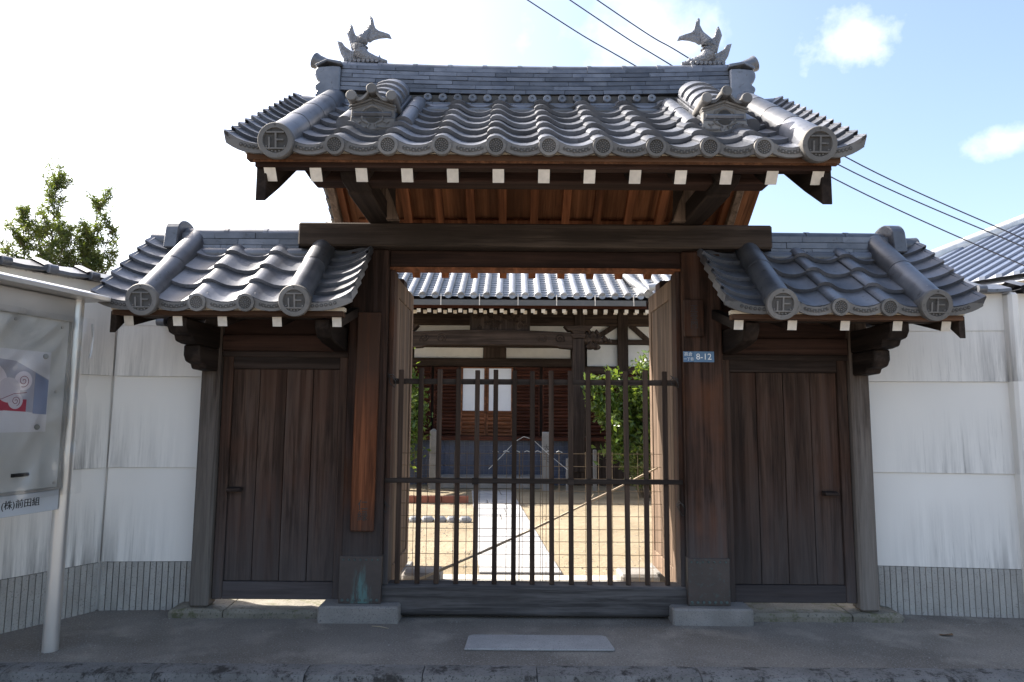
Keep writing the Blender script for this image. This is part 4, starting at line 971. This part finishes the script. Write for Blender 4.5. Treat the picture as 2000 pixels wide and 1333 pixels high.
# poster: white sheet, printed band with cloud scrolls
PAPER = m_simple('poster_paper', (0.72, 0.71, 0.73), 0.6, var=0.03, bstr=0)
ps = MB(); Z0, Z1 = 1.235, 1.70
ps.box(0.175, 0.78, -0.0245, -0.0215, Z0, Z1)
poster = ps.build('poster', PAPER, nb, m=NBM)
def band(pts, col, nm, y): return MB().prism(pts, y, y + 0.0006, 'y').build(nm, m_simple('print_' + nm, col, 0.55, var=0.1, bstr=0), poster, m=NBM)
band([(0.18, 1.54), (0.40, 1.635), (0.775, 1.66), (0.775, 1.33), (0.40, 1.36), (0.18, 1.335)], (0.40, 0.40, 0.46), 'night_blue', -0.0252)
band([(0.18, 1.535), (0.27, 1.575), (0.27, 1.34), (0.18, 1.335)], (0.24, 0.28, 0.40), 'sea_blue', -0.0259)
band([(0.315, 1.42), (0.775, 1.42), (0.775, 1.33), (0.45, 1.357), (0.315, 1.35)], (0.45, 0.05, 0.09), 'crimson', -0.0259)
def disc_pts(cx, cz, r, n=26): return [(cx + r * math.cos(6.2832 * k / n), cz + r * math.sin(6.2832 * k / n)) for k in range(n)]
LAV = m_simple('print_cloud', (0.66, 0.61, 0.65), 0.55, var=0.06, bstr=0)
for i, (cx, cz, r) in enumerate(((0.56, 1.50, 0.12), (0.345, 1.525, 0.055), (0.385, 1.41, 0.045), (0.43, 1.47, 0.07), (0.70, 1.55, 0.07))):
    MB().prism(disc_pts(cx, cz, r), -0.0266 - 0.0004 * i, -0.026, 'y').build('print_cloud', LAV, poster, m=NBM)
LINE = m_simple('print_line', (0.30, 0.08, 0.12), 0.6, bstr=0)
for cx, cz, r, turns in ((0.56, 1.50, 0.085, 2.2), (0.345, 1.525, 0.036, 1.8), (0.385, 1.41, 0.028, 1.7), (0.69, 1.55, 0.045, 1.6)):
    pts = []
    for k in range(40):
        t = k / 39; rr = r * (0.12 + 0.88 * t); pts.append((cx + rr * math.cos(6.283 * turns * t), -0.0292, cz + rr * math.sin(6.283 * turns * t)))
    MB().tube(pts, 0.0016, 4).build('print_line', LINE, poster, m=NBM)
MB().tube([(0.32, -0.0292, 1.46), (0.40, -0.0292, 1.45), (0.47, -0.0292, 1.42), (0.60, -0.0292, 1.40), (0.75, -0.0292, 1.42)], 0.0016, 4).build('print_line', LINE, poster, m=NBM)
for x, z, c in ((0.215, 1.675, (0.5, 0.5, 0.48)), (0.76, 1.69, (0.08, 0.18, 0.4)), (0.235, 1.262, (0.35, 0.36, 0.33))):
    MB().lathe_y([(0.016, 0.0), (0.016, -0.006), (0.011, -0.012), (0.0, -0.013)], 16, (x, -0.025, z)).build('magnet', m_simple('magnet_%d' % int(x * 1000), c, 0.3, bstr=0), nb, smooth=True, m=NBM)
for x, z in ((0.12, 1.47), (0.085, 0.93), (0.42, 1.87), (0.11, 1.86)):
    MB().lathe_y([(0.009, 0.0), (0.009, -0.004), (0.0, -0.005)], 10, (x, -0.02, z)).build('screw', ALU, nb, m=NBM)
MB().box(0.27, 0.37, -0.034, -0.022, 0.985, 1.005).tube([(0.275, -0.036, 0.995), (0.365, -0.036, 0.995)], 0.009, 8).build('handle', BLACK, nb, m=NBM)
# wrinkled clear film over the board
def m_film():
    m, nt, bs = newmat('clear_film'); nt.nodes.remove(bs)
    tr = nd(nt, 'ShaderNodeBsdfTransparent'); tr.inputs[0].default_value = (0.97, 0.97, 0.97, 1)
    gl = nd(nt, 'ShaderNodeBsdfGlossy'); gl.inputs['Roughness'].default_value = 0.10
    fr = nd(nt, 'ShaderNodeFresnel'); fr.inputs[0].default_value = 1.5
    mu = nd(nt, 'ShaderNodeMath', operation='MULTIPLY_ADD', use_clamp=True); mu.inputs[1].default_value = 1.0; mu.inputs[2].default_value = 0.0; nt.links.new(fr.outputs[0], mu.inputs[0])
    ms = nd(nt, 'ShaderNodeMixShader'); nt.links.new(mu.outputs[0], ms.inputs[0]); nt.links.new(tr.outputs[0], ms.inputs[1]); nt.links.new(gl.outputs[0], ms.inputs[2])
    nt.links.new(ms.outputs[0], nt.nodes['Material Output'].inputs[0]); return m
rows = []
for j in range(61):
    z = 0.86 + (1.93 - 0.86) * j / 60; r = []
    for i in range(61):
        x = -0.03 + 1.30 * i / 60
        d = 0.03 * mnoise.noise((x * 4.0, z * 3.0, 2.2)) + 0.035 * abs(mnoise.noise((x * 6 + z * 3, z * 4, 5.0))) + 0.006 * mnoise.noise((x * 19, z * 23, 8.0))
        r.append((x, -0.068 - d - (0.02 if x < 0.05 else 0), z))
    rows.append(r)
MB().sheet(rows).build('clear_film', m_film(), nb, smooth=True, m=NBM)
MB().tube([(-0.045, -0.085, 1.90), (-0.05, -0.09, 1.82), (-0.047, -0.09, 1.74), (-0.04, -0.085, 1.685)], 0.009, 6, True, (0.4, 1)).build('film_edge', m_simple('film_fold_highlight', (0.8, 0.8, 0.8), 0.2, bstr=0), nb, m=NBM)  # folded film edge, its bright highlight painted as opaque white

# ------------------------------------------------------------------ main hall across the courtyard
hall = thing('temple_hall', (-0.4, 14.5, 0), 'old dark timber main hall with pale tiled roof behind the gate', 'temple hall')
HT = m_tile('hall_tile_pale', (0.22, 0.225, 0.24), (0.34, 0.35, 0.37), 0.34)
HE_Y, HE_Z = 13.0, 3.66
HA = R(27)
# stepped flat tiles between the round rows: one body
rows = []; mb = MB(); nst = 46; sl_ = 7.2
for k in range(nst):
    s = sl_ * k / nst; s2 = sl_ * (k + 1) / nst
    for ss, hh in ((s, 0.028), (s2, 0.0)):
        cur = 0.010 * ss * ss * 0.6
        rows.append([(x, HE_Y + ss * math.cos(HA), HE_Z + ss * math.sin(HA) + cur + hh) for x in (-5.0, 4.4)])
hr = MB().sheet(rows).build('hall_roof', HT, hall)
def hall_pt(x, s, h): return (x, HE_Y + s * math.cos(HA) - h * math.sin(HA), HE_Z + s * math.sin(HA) + 0.006 * s * s + h * math.cos(HA))
n_s = 14
mb = MB()
mb.tube([(0,) + hall_pt(0, sl_ * k / n_s, 0.05)[1:] for k in range(n_s + 1)], 0.062, 12)
mb.lathe_y([(0.070, 0.03), (0.073, 0.0), (0.066, -0.012), (0.045, -0.008), (0.0, -0.008)], 16, (0, HE_Y - 0.015, HE_Z + 0.05))
rt = mb.mesh('round_tile_row', HT, True)
x = -4.95
while x < 4.4:
    inst('round_tile_row', rt, hr, T(x, 0, 0)); x += 0.2475
# left verge: stacked edge tiles and roll
vt = MB().box(-0.16, 0.10, 0, 0.16, 0.0, 0.05).mesh('verge_tile', HT)
for k in range(44):
    p = hall_pt(-5.0, 0.16 * k, 0.03); inst('verge_tile', vt, hr, T(*p) @ RX(HA) @ RY(R(-14)))
    p = hall_pt(4.4, 0.16 * k, 0.03); inst('verge_tile', vt, hr, T(*p) @ RX(HA) @ RY(R(14)))
mb = MB(); mb.tube([hall_pt(-4.78, sl_ * k / n_s, 0.13) for k in range(n_s + 1)], 0.11, 14); mb.build('verge_roll', HT, hr, smooth=True)
# porch corner roll on the right
MB().tube([hall_pt(2.62, 0.0, 0.10), hall_pt(2.42, 0.8, 0.12), hall_pt(2.3, 2.0, 0.12)], [0.09, 0.09, 0.09], 14).build('corner_roll', HT, hr, smooth=True)
MB().tube([(2.62, 12.93, 3.86), (2.80, 12.9, 3.90), (2.92, 12.88, 3.99)], [0.08, 0.06, 0.03], 12).build('corner_ornament', HT, hr, smooth=True)
# gutter with hangers
GUT = m_simple('gutter_grey', (0.10, 0.095, 0.09), 0.5, var=0.15)
rows = []
for xx in (-4.9, 2.55):
    rows.append([(xx, 12.93 + 0.07 * math.cos(math.pi + math.pi * k / 10), 3.59 + 0.09 * math.sin(math.pi + math.pi * k / 10)) for k in range(11)])
g = MB().sheet(rows); g.sheet([[(a, b, c + 0.004) for a, b, c in r_][::-1] for r_ in rows]); g.box(-4.9, 2.55, 12.85, 12.865, 3.49, 3.595)
gut = g.build('gutter', GUT, hall, smooth=False)
hg = MB().box(-0.008, 0.008, 12.842, 12.852, 3.49, 3.70).mesh('gutter_hanger', WHITE_END)
for k in range(10): inst('gutter_hanger', hg, gut, T(-4.3 + 0.735 * k, 0, 0))
# rafters: upper flying row and lower base row, white ends
mb = MB(); mb.box(-0.035, 0.035, 0, 1.6, 0, 0.07); mb.mat(1).box(-0.036, 0.036, -0.004, 0, -0.001, 0.071)
hra = mb.mesh('rafter', [WD_HALLZ, WHITE_END])
k = 0; x = -4.6
while x < 4.2:
    inst('rafter', hra, hr, T(x, 13.02, 3.375) @ RX(R(16)))
    inst('rafter', hra, hr, T(x + 0.06, 13.5, 3.42) @ RX(R(18))); x += 0.2
MB().box(-4.9, 2.6, 13.0, 13.06, 3.46, 3.60).build('eave_board', WD_RED, hall)
MB().prism([(13.0, 3.60), (17.0, 5.40), (17.0, 5.35), (13.0, 3.57)], -4.8, 4.3, 'x').build('soffit', WD_HALL, hall)
# porch columns, carved beam, brackets
for cx in (-2.17, 1.33):
    MB().box(cx - 0.12, cx + 0.12, 13.55, 13.79, 0.3, 2.95).build('porch_column', WD_HALLZ, hall, bevel=0.02)
    for i, (w_, z0, z1) in enumerate(((0.16, 2.95, 3.03), (0.15, 3.03, 3.10), (0.30, 3.10, 3.20))):
        MB().prism([(cx - w_ * 0.7, z0), (cx + w_ * 0.7, z0), (cx + w_, z1), (cx - w_, z1)], 13.52, 13.82, 'y').build('bracket_block', WD_HALL, hall, bevel=0.01)
mb = MB(); n = 40; top = []; bot = []
for k in range(n + 1):
    x = -2.05 + 3.26 * k / n; t = abs(2 * k / n - 1)
    top.append((x, 3.06 + 0.05 * (1 - t ** 2))); bot.append((x, 2.76 + 0.04 * (1 - t ** 4) - (0.03 if 0.8 < t else 0)))
mb.prism(bot + top[::-1], 13.56, 13.78, 'y'); beam = mb.build('porch_beam', WD_HALL, hall, bevel=0.01)
def scroll(cx, cz, r, sg, y, turns=1.6):
    return [(cx + sg * r * (0.15 + 0.85 * k / 28) * math.cos(6.283 * turns * k / 28), y, cz + r * (0.15 + 0.85 * k / 28) * math.sin(6.283 * turns * k / 28)) for k in range(29)]
for cx, sg in ((-1.75, 1), (-1.42, -1), (0.95, -1), (0.62, 1)):
    MB().tube(scroll(cx, 2.93, 0.10, sg, 13.555), 0.012, 5, False).build('beam_carving', WD_HALL, beam, smooth=True)
# carved beast head on the right end of the beam
mb = MB()
for dx, dz, r in ((1.50, 2.93, 0.13), (1.63, 2.97, 0.12), (1.74, 2.92, 0.10), (1.86, 2.94, 0.07), (1.96, 2.90, 0.05), (1.58, 2.80, 0.10), (1.70, 2.78, 0.08), (1.55, 3.07, 0.07), (1.70, 3.07, 0.06)):
    mb.tube([(dx - r * 0.8, 13.67, dz - r * 0.3), (dx, 13.64, dz + 0.2 * r), (dx + r * 0.8, 13.67, dz - 0.2 * r)], [r * 0.5, r, r * 0.45], 10)
mb.build('carved_nose', WD_HALL, hall, smooth=True)
# panel of carving over the beam
mb = MB(); mb.box(-0.85, 0.72 - 0.36, 13.62, 13.70, 3.10, 3.42)
cpan = mb.build('carved_panel', WD_HALLZ, hall)
rnd = random.Random(5); mb = MB()
for k in range(30):
    x = -0.78 + 1.06 * rnd.random(); z = 3.16 + 0.28 * rnd.random()
    mb.tube(scroll(x, z, rnd.uniform(.03, .06), rnd.choice((-1, 1)), 13.61, 1.2), 0.014, 5, False)
mb.build('carving', WD_HALL, cpan, smooth=True)
# wall plane of the hall
HY = 14.6
MB().box(-4.6, 4.0, HY + 0.10, HY + 0.3, 0.4, 4.2).build('hall_wall', WD_HALLZ, hall)
def white(x0, x1, z0, z1): MB().box(x0, x1, HY + 0.045, HY + 0.095, z0, z1).build('plaster_panel', WHITE_P, hall)
white(-2.1, 1.26, 3.16, 3.33); white(-2.1, -0.62, 2.63, 2.85); white(-0.12, 1.26, 2.63, 2.85); white(-4.4, -2.45, 2.4, 3.33)
white(1.62, 2.27, 3.05, 3.33); white(2.49, 3.9, 3.05, 3.33); white(1.62, 2.27, 2.47, 2.93); white(2.49, 3.9, 2.47, 2.93)
for x in (-2.28, 1.45, 2.38):
    MB().box(x - 0.11, x + 0.11, HY - 0.06, HY + 0.09, 0.5, 3.9).build('hall_post', WD_HALLZ, hall, bevel=0.01)
for z0, z1, xe_ in ((2.86, 3.15, 1.33), (2.45, 2.62, 1.33), (3.34, 3.8, 3.95), (2.94, 3.04, 3.95), (2.30, 2.46, 3.95)):
    MB().box(-4.5 if xe_ < 2 else 1.57 if z1 < 3.2 else -4.5, xe_, HY - 0.03, HY + 0.088, z0, z1).build('hall_beam', WD_HALL, hall, bevel=0.006)
MB().box(-0.61, -0.13, HY - 0.02, HY + 0.085, 2.625, 2.858).build('strut_block', WD_HALLZ, hall, bevel=0.01)
for a, b in (((1.60, 2.94), (2.25, 3.36)), ((2.55, 3.36), (3.45, 2.55))):
    d = Vector((b[0] - a[0], b[1] - a[1])).normalized(); q = Vector((-d.y, d.x)) * 0.055
    MB().prism([(a[0] + q.x, a[1] + q.y), (b[0] + q.x, b[1] + q.y), (b[0] - q.x, b[1] - q.y), (a[0] - q.x, a[1] - q.y)], HY - 0.01, HY + 0.04, 'y').build('brace', WD_HALLZ, hall)
# slatted shutters and the paper-windowed double door
slat = MB().prism([(0.012, 0.0), (-0.014, 0.010), (-0.026, 0.03), (-0.014, 0.052), (0.012, 0.062)], -0.5, 0.5, 'x').mesh('slat', WD_RED)
for x0, x1 in ((-2.15, -1.72), (-1.66, -1.14), (0.08, 0.60), (0.66, 1.30), (1.62, 2.6)):
    fr_ = MB().box(x0, x1, HY + 0.03, HY + 0.06, 0.98, 2.43).build('shutter', WD_RED, hall)
    for k in range(19): inst('slat', slat, fr_, T((x0 + x1) / 2, HY + 0.012, 1.0 + 0.0725 * k) @ Matrix.Diagonal((x1 - x0 - 0.03, 1, 1, 1)))
    for a in (x0, x1 - 0.035): MB().box(a, a + 0.035, HY - 0.012, HY + 0.029, 0.98, 2.43).build('stile', WD_RED, fr_)
slat2 = MB().prism([(0.012, 0.0), (-0.016, 0.012), (-0.03, 0.035), (-0.016, 0.058), (0.012, 0.070)], -0.5, 0.5, 'x').mesh('slat', WD_DOORH)
PAP = m_simple('door_paper', (0.80, 0.80, 0.82), 0.8, var=0.03, bstr=0)
for x0, x1 in ((-1.09, -0.545), (-0.535, 0.03)):
    fr_ = MB().box(x0, x1, HY + 0.0, HY + 0.03, 0.98, 2.43).build('hall_door', WD_DOORH, hall)
    pp = MB().box(x0 + 0.05, x1 - 0.04, HY - 0.008, HY - 0.001, 1.50, 2.40).build('paper_pane', PAP, fr_)
    for k in range(5): inst('slat', slat2, fr_, T((x0 + x1) / 2, HY - 0.012, 1.03 + 0.085 * k) @ Matrix.Diagonal((x1 - x0 - 0.07, 1, 1, 1)))
    for a in (x0 + 0.001, x1 - 0.041): MB().box(a, a + 0.04, HY - 0.03, HY - 0.0005, 0.981, 2.429).build('stile', WD_DOORH, fr_)
    MB().box(x0 + 0.042, x1 - 0.042, HY - 0.03, HY - 0.0005, 1.465, 1.498).build('rail', WD_DOORH, fr_)
MB().box(-4.5, 3.9, 13.9, HY + 0.02, 0.90, 0.975).build('veranda', WD_RED, hall, bevel=0.006)
# blue tiled base under the veranda
pl = MB().box(-4.5, 1.25, 14.02, 14.2, 0.0, 0.898).build('tiled_base', m_simple('tile_grout', (0.18, 0.19, 0.21), 0.9), hall)
tm = MB().box(-0.046, 0.046, 14.008, 14.0195, -0.046, 0.046).mesh('tile', m_simple('blue_tile', (0.040, 0.058, 0.105), 0.4, var=0.3))
for i in range(32):
    for j in range(9): inst('tile', tm, pl, T(-2.0 + 0.1 * i, 0, 0.06 + 0.098 * j))
MB().box(1.26, 3.9, 14.05, 14.2, 0.0, 0.898).build('base_wall', WD_HALLZ, hall)
MB().box(-1.6, 0.8, 13.3, 14.0, 0.0, 0.22).build('stone_step', GRANITE, hall, bevel=0.02)

# ------------------------------------------------------------------ courtyard things
PATH = m_stone('path_stone', (0.24, 0.24, 0.245), (0.33, 0.33, 0.335), (0.24, 0.24, 0.24), 70)
path = thing('stone_path', (0.0, 9, 0), 'pale stone slab path running from the gate to the hall', 'path')
rnd = random.Random(11); y = 6.22
while y < 12.9:
    ln = rnd.uniform(0.45, 0.75); c0 = 0.085 - 0.068 * (y - 6.3); c1 = 0.085 - 0.068 * (y + ln - 6.3)
    cut = rnd.uniform(-0.15, 0.15) if rnd.random() < 0.55 else None
    spans = [(-0.365, 0.365)] if cut is None else [(-0.365, cut - 0.006), (cut + 0.006, 0.365)]
    for a, b in spans:
        z = 0.022 + rnd.uniform(0, 0.012)
        MB().prism([(c0 + a, y), (c0 + b, y + rnd.uniform(-.01, .01)), (c1 + b, y + ln - 0.014), (c1 + a, y + ln - 0.014)], 0.0, z, 'z').build('path_slab', PATH, path, bevel=0.006)
    y += ln
ed = thing('stone_edging', (-0.9, 9.3, 0), 'row of white edging stones on the sand left of the path', 'edging')
for k in range(8):
    x = -1.75 + 0.165 * k
    mb = MB(); mb.tube([(x - 0.075, 9.2, 0.02), (x - 0.05, 9.2, 0.03), (x + 0.04, 9.21, 0.032), (x + 0.072, 9.2, 0.02)], [0.03, 0.055, 0.05, 0.03], 9)
    mb.build('edging_stone', PATH, ed, smooth=True)
bk = thing('brick_row', (-1.2, 11.2, 0), 'short row of red bricks lying on the sand left of the path', 'bricks')
for k in range(5):
    MB().box(-1.75 + 0.215 * k, -1.545 + 0.215 * k, 11.15, 11.26, 0.0, 0.11).build('brick', m_simple('red_brick', (0.28, 0.10, 0.06), 0.9), bk, bevel=0.006)
def marker(x, y, w, h, label, txt=None, pointed=True):
    t = MB(); hw = w / 2
    if pointed: t.add([(x-hw, y-hw, 0), (x+hw, y-hw, 0), (x+hw, y+hw, 0), (x-hw, y+hw, 0), (x-hw, y-hw, h), (x+hw, y-hw, h), (x+hw, y+hw, h), (x-hw, y+hw, h), (x, y, h + hw * 0.8)], [(0,1,5,4), (1,2,6,5), (2,3,7,6), (3,0,4,7), (4,5,8), (5,6,8), (6,7,8), (7,4,8)])
    else: t.box(x - hw, x + hw, y - hw, y + hw, 0, h)
    o = thing('stone_marker', (x, y, 0), label, 'stone post', 'granite posts before the hall')
    t.build('shaft', GRANITE, o, bevel=0.012)
    if txt:
        g_ = text_geo(txt, 0.13, 0.004); MB().add([(a + x, y - hw - 0.002 - c, b + h * 0.62) for a, b, c in g_[0]], g_[1]).build('inscription', TILE_R, o)
marker(-1.98, 13.0, 0.155, 0.84, 'pointed granite post at the far left before the hall base')
marker(-1.50, 13.3, 0.13, 1.10, 'tall thin granite post second from left before the hall base')
marker(0.66, 13.0, 0.16, 1.10, 'tall inscribed granite post right of the path', '大\n王\n下', False)
marker(1.07, 12.8, 0.11, 0.62, 'short granite post just right of the inscribed one', None, False)
marker(1.56, 12.9, 0.07, 0.78, 'thin pale granite post beside the right bush', None, False)
tag(MB().box(-0.22, 0.68, 5.32, 5.62, 0.014, 0.026).build('door_mat', m_simple('rubber_mat', (0.10, 0.10, 0.105), 0.8), bevel=0.003), 'grey ribbed rubber mat lying just inside the threshold', 'mat')
bs_ = MB(); bs_.lathe_y([(0.0, 0), (0.20, 0.0), (0.22, 0.02), (0.21, 0.05), (0.18, 0.055), (0.0, 0.055)], 24)
bs_.xf(T(-1.85, 5.55, 0.0) @ RX(R(90)) @ Matrix.Diagonal((1, 1, 1, 1)))
tag(bs_.build('plastic_basin', m_simple('yellow_plastic', (0.55, 0.33, 0.08), 0.4), smooth=True), 'upturned yellow plastic basin behind the left side door', 'basin')

# ------------------------------------------------------------------ trees and bushes
def leaves(mb, pts, size, rnd, narrow=0.45):
    for p in pts:
        a = Vector((rnd.gauss(0, 1), rnd.gauss(0, 1), rnd.gauss(0.3, 0.8))).normalized()
        b = a.cross(Vector((rnd.gauss(0, 1), rnd.gauss(0, 1), rnd.gauss(0, 1)))).normalized()
        c = a.cross(b); s = size * rnd.uniform(.45, 1.35); w = s * narrow
        p = Vector(p)
        mb.add([p, p + a * s * 0.5 + b * w * 0.5 + c * s * 0.06, p + a * s, p + a * s * 0.5 - b * w * 0.5 + c * s * 0.06], [(0, 1, 2, 3)])
BARK = m_simple('bark', (0.13, 0.10, 0.07), 0.9, var=0.4)
def bush(name, base, leaders, nleaf, size, mat, label, cat, rnd, spread, narrow=0.45, flowers=0, shoots=False):
    th = thing(name, base, label, cat)
    tr = MB(); cr = MB(); B = Vector(base)
    for (tx, ty, tz, r, share) in leaders:
        tip = B + Vector((tx, ty, tz)); mid = B.lerp(tip, 0.5) + Vector((rnd.uniform(-.05, .05), rnd.uniform(-.05, .05), 0))
        tr.tube([B + Vector((tx * .08, ty * .08, -0.02)), mid, tip], [0.028, 0.018, 0.004], 7)
        nb_ = int((80 if shoots else 30) * share); tips = []
        for k in range(nb_):
            t = rnd.uniform(0.25, 1.0); q = B.lerp(mid, t * 2) if t < 0.5 else mid.lerp(tip, t * 2 - 1)
            rr = r * (1.05 - t * 0.85) * rnd.uniform(0.4, 1.25)
            an = rnd.uniform(0, 6.283); e = q + Vector((math.cos(an) * rr, math.sin(an) * rr, rr * (rnd.uniform(0.7, 1.7) if shoots else rnd.uniform(0.1, 0.8))))
            tr.tube([q, e], [0.008, 0.002], 5, False); tips.append((q, e))
        cnt = int(nleaf * share); P = []
        for k in range(cnt):
            q, e = rnd.choice(tips); t = rnd.uniform(0.25, 1.05); s_ = spread * (0.4 + 0.6 * rnd.random())
            P.append(q.lerp(e, t) + Vector((rnd.gauss(0, s_), rnd.gauss(0, s_), rnd.gauss(0, s_))))
        leaves(cr, P, size, rnd, narrow)
    tr.build('trunk', BARK, th, smooth=True); cr.build('crown', mat, th)
    if flowers:
        fl = MB()
        for k in range(flowers):
            q = B + Vector((rnd.uniform(-.5, .6), rnd.uniform(-.6, 0), rnd.uniform(1.9, 3.0)))
            leaves(fl, [q] * 7, 0.06, rnd, 0.8)
        fl.build('flowers', m_simple('pink_petal', (0.55, 0.08, 0.18), 0.6, bstr=0), th)
LEAF_A = m_leaf('leaf_dark_green', (0.05, 0.10, 0.02), (0.12, 0.17, 0.035), 0.28)
LEAF_B = m_leaf('leaf_olive', (0.07, 0.095, 0.025), (0.13, 0.15, 0.04), 0.45)
LEAF_T = m_leaf('leaf_olive_dark', (0.04, 0.065, 0.02), (0.11, 0.125, 0.035), 0.45)
rnd = random.Random(21)
bush('evergreen_tree', (-7.1, 10.3, 0), [(0.0, 0, 5.0, 0.85, 1.0), (0.65, 0.1, 4.75, 0.65, 0.75), (-0.75, 0, 4.25, 0.55, 0.5), (0.3, -.2, 4.1, 0.9, 0.9), (-0.3, .2, 4.2, 0.8, 0.8), (0.95, 0, 3.9, 0.6, .5), (-.5, 0, 4.6, .5, .6), (.2, 0, 3.7, 1.0, 1.0), (-.6, 0, 3.7, .8, .8), (.9, 0, 4.3, .5, .6), (.55, 0, 4.1, .8, .8)], 6800, 0.085, LEAF_T, 'slender evergreen tree rising behind the left garden wall', 'tree', rnd, 0.028, 0.2, 14, True)
bush('camellia_bush', (-2.1, 12.2, 0), [(0.0, 0, 2.5, 0.75, 1.0), (0.35, 0, 2.1, 0.6, 1.0), (0.45, -.2, 1.8, 0.5, 0.8), (-.4, 0, 2.2, 0.6, 0.8)], 1500, 0.10, LEAF_A, 'glossy green bush at the left of the courtyard before the hall', 'bush', rnd, 0.09)
bush('camellia_bush', (2.35, 12.1, 0), [(0.0, 0, 2.55, 0.7, 1.0), (0.55, 0, 2.25, 0.75, 1.0), (-0.5, 0, 2.1, 0.7, 1.0), (-0.75, -.1, 1.75, 0.6, 0.8), (0.2, -.3, 1.9, 0.8, 1.0), (1.0, 0, 2.2, 0.7, .8), (-.95, 0, 2.0, .6, .8)], 1250, 0.125, LEAF_A, 'large glossy green bush at the right of the courtyard before the hall', 'bush', rnd, 0.09)
bush('low_shrub', (2.45, 11.75, 0), [(0.0, 0, 0.9, 0.55, 1.0), (0.45, 0, 0.95, 0.5, 1.0), (-0.4, 0, 0.8, 0.45, 1.0), (0.8, 0, .8, .5, .8)], 1300, 0.06, LEAF_B, 'low olive green shrub under the right bush', 'shrub', rnd, 0.08, 0.35)

# ------------------------------------------------------------------ neighbour's ribbed roof on the right, overhead cables
hs = thing('neighbour_house', (11.5, 12, 0), 'neighbouring house with pale blue ribbed metal roof behind the right wall', 'house')
RIBM = m_simple('roof_metal_pale', (0.40, 0.42, 0.46), 0.45, var=0.05, bstr=0); RIBD = m_simple('roof_rib_blue', (0.10, 0.125, 0.18), 0.45, var=0.1, bstr=0)
eV = Vector((0.447, -0.894, 0)); rV = Vector((0.894, 0.447, 0.4235)); HT_ = 0.384
H0 = Vector((7.997, 13.0, 4.40)) - (rV + eV * HT_) * 2.2
def npnt(L, s_): return H0 + rV * L + eV * s_
Q1 = H0 + Vector((3.5, 9.0, 0)); HTOP = npnt(7, 7 * HT_)
MB().add([H0, npnt(0, 12), npnt(7, 12), HTOP, Q1], [(0, 1, 2, 3), (0, 3, 4)]).add([H0 - Vector((0, 0, .1)), npnt(0, 12) - Vector((0, 0, .1)), npnt(7, 12) - Vector((0, 0, .1)), HTOP - Vector((0, 0, .1)), Q1 - Vector((0, 0, .1))], [(3, 2, 1, 0), (4, 3, 0)]).build('roof', RIBM, hs)
k = 1
while k * 0.235 < 11.9:
    s_ = k * 0.235; L = min(7.0, s_ / HT_)
    a_ = npnt(0, s_); b_ = npnt(L, s_); o_ = eV * 0.042; u_ = Vector((0, 0, 0.05))
    MB().add([a_ - o_, a_ + o_, b_ + o_, b_ - o_, a_ - o_ + u_, a_ + o_ + u_, b_ + o_ + u_, b_ - o_ + u_], [(0,3,2,1), (4,5,6,7), (0,1,5,4), (1,2,6,5), (2,3,7,6), (3,0,4,7)]).build('roof_rib', RIBD, hs)
    k += 1
MB().tube([H0 + Vector((0, 0, .06)), HTOP + Vector((0, 0, .06))], 0.13, 10).build('hip_cap', m_simple('hip_cap_white', (0.62, 0.62, 0.60), 0.5), hs, smooth=True)
wp = [npnt(0.3, 0.6), npnt(0.3, 11.5), npnt(6, 11.5), Q1 + Vector((0.5, -1.2, 0))]
MB().prism([(p.x, p.y) for p in wp], 0, H0.z - 0.02, 'z').build('wall', WHITE_P, hs)
def cable(pts, lab):
    P = [Vector((x * 0.75, 9.0 + 0.02 * x, (z - 1.41) * 0.75 + 1.41)) for x, z in pts]; out = []
    for i in range(len(P) - 1):
        p0 = P[max(i - 1, 0)]; p1 = P[i]; p2 = P[i + 1]; p3 = P[min(i + 2, len(P) - 1)]
        for k in range(12):
            t = k / 12
            out.append(0.5 * ((2 * p1) + (p2 - p0) * t + (2 * p0 - 5 * p1 + 4 * p2 - p3) * t * t + (3 * p1 - p0 - 3 * p2 + p3) * t ** 3))
    out.append(P[-1])
    tag(MB().tube(out, 0.0085, 6).build('overhead_cable', m_simple('cable_black', (0.03, 0.035, 0.06), 0.5, bstr=0), smooth=True), lab, 'cable', 'cables crossing the sky')
cable(((-6, 13.4), (0.243, 9.135), (2.191, 7.92), (5.932, 5.764), (9.171, 4.27), (9.9, 4.0)), 'lowest overhead cable crossing the sky at right')
cable(((-6, 14.1), (1.057, 9.141), (2.902, 7.925), (6.037, 6.024), (9.196, 4.617), (9.9, 4.33)), 'middle overhead cable crossing the sky at right')
cable(((-6, 14.6), (1.583, 9.145), (3.237, 8.067), (6.184, 6.17), (9.208, 4.768), (9.9, 4.48)), 'uppermost overhead cable crossing the sky at right')
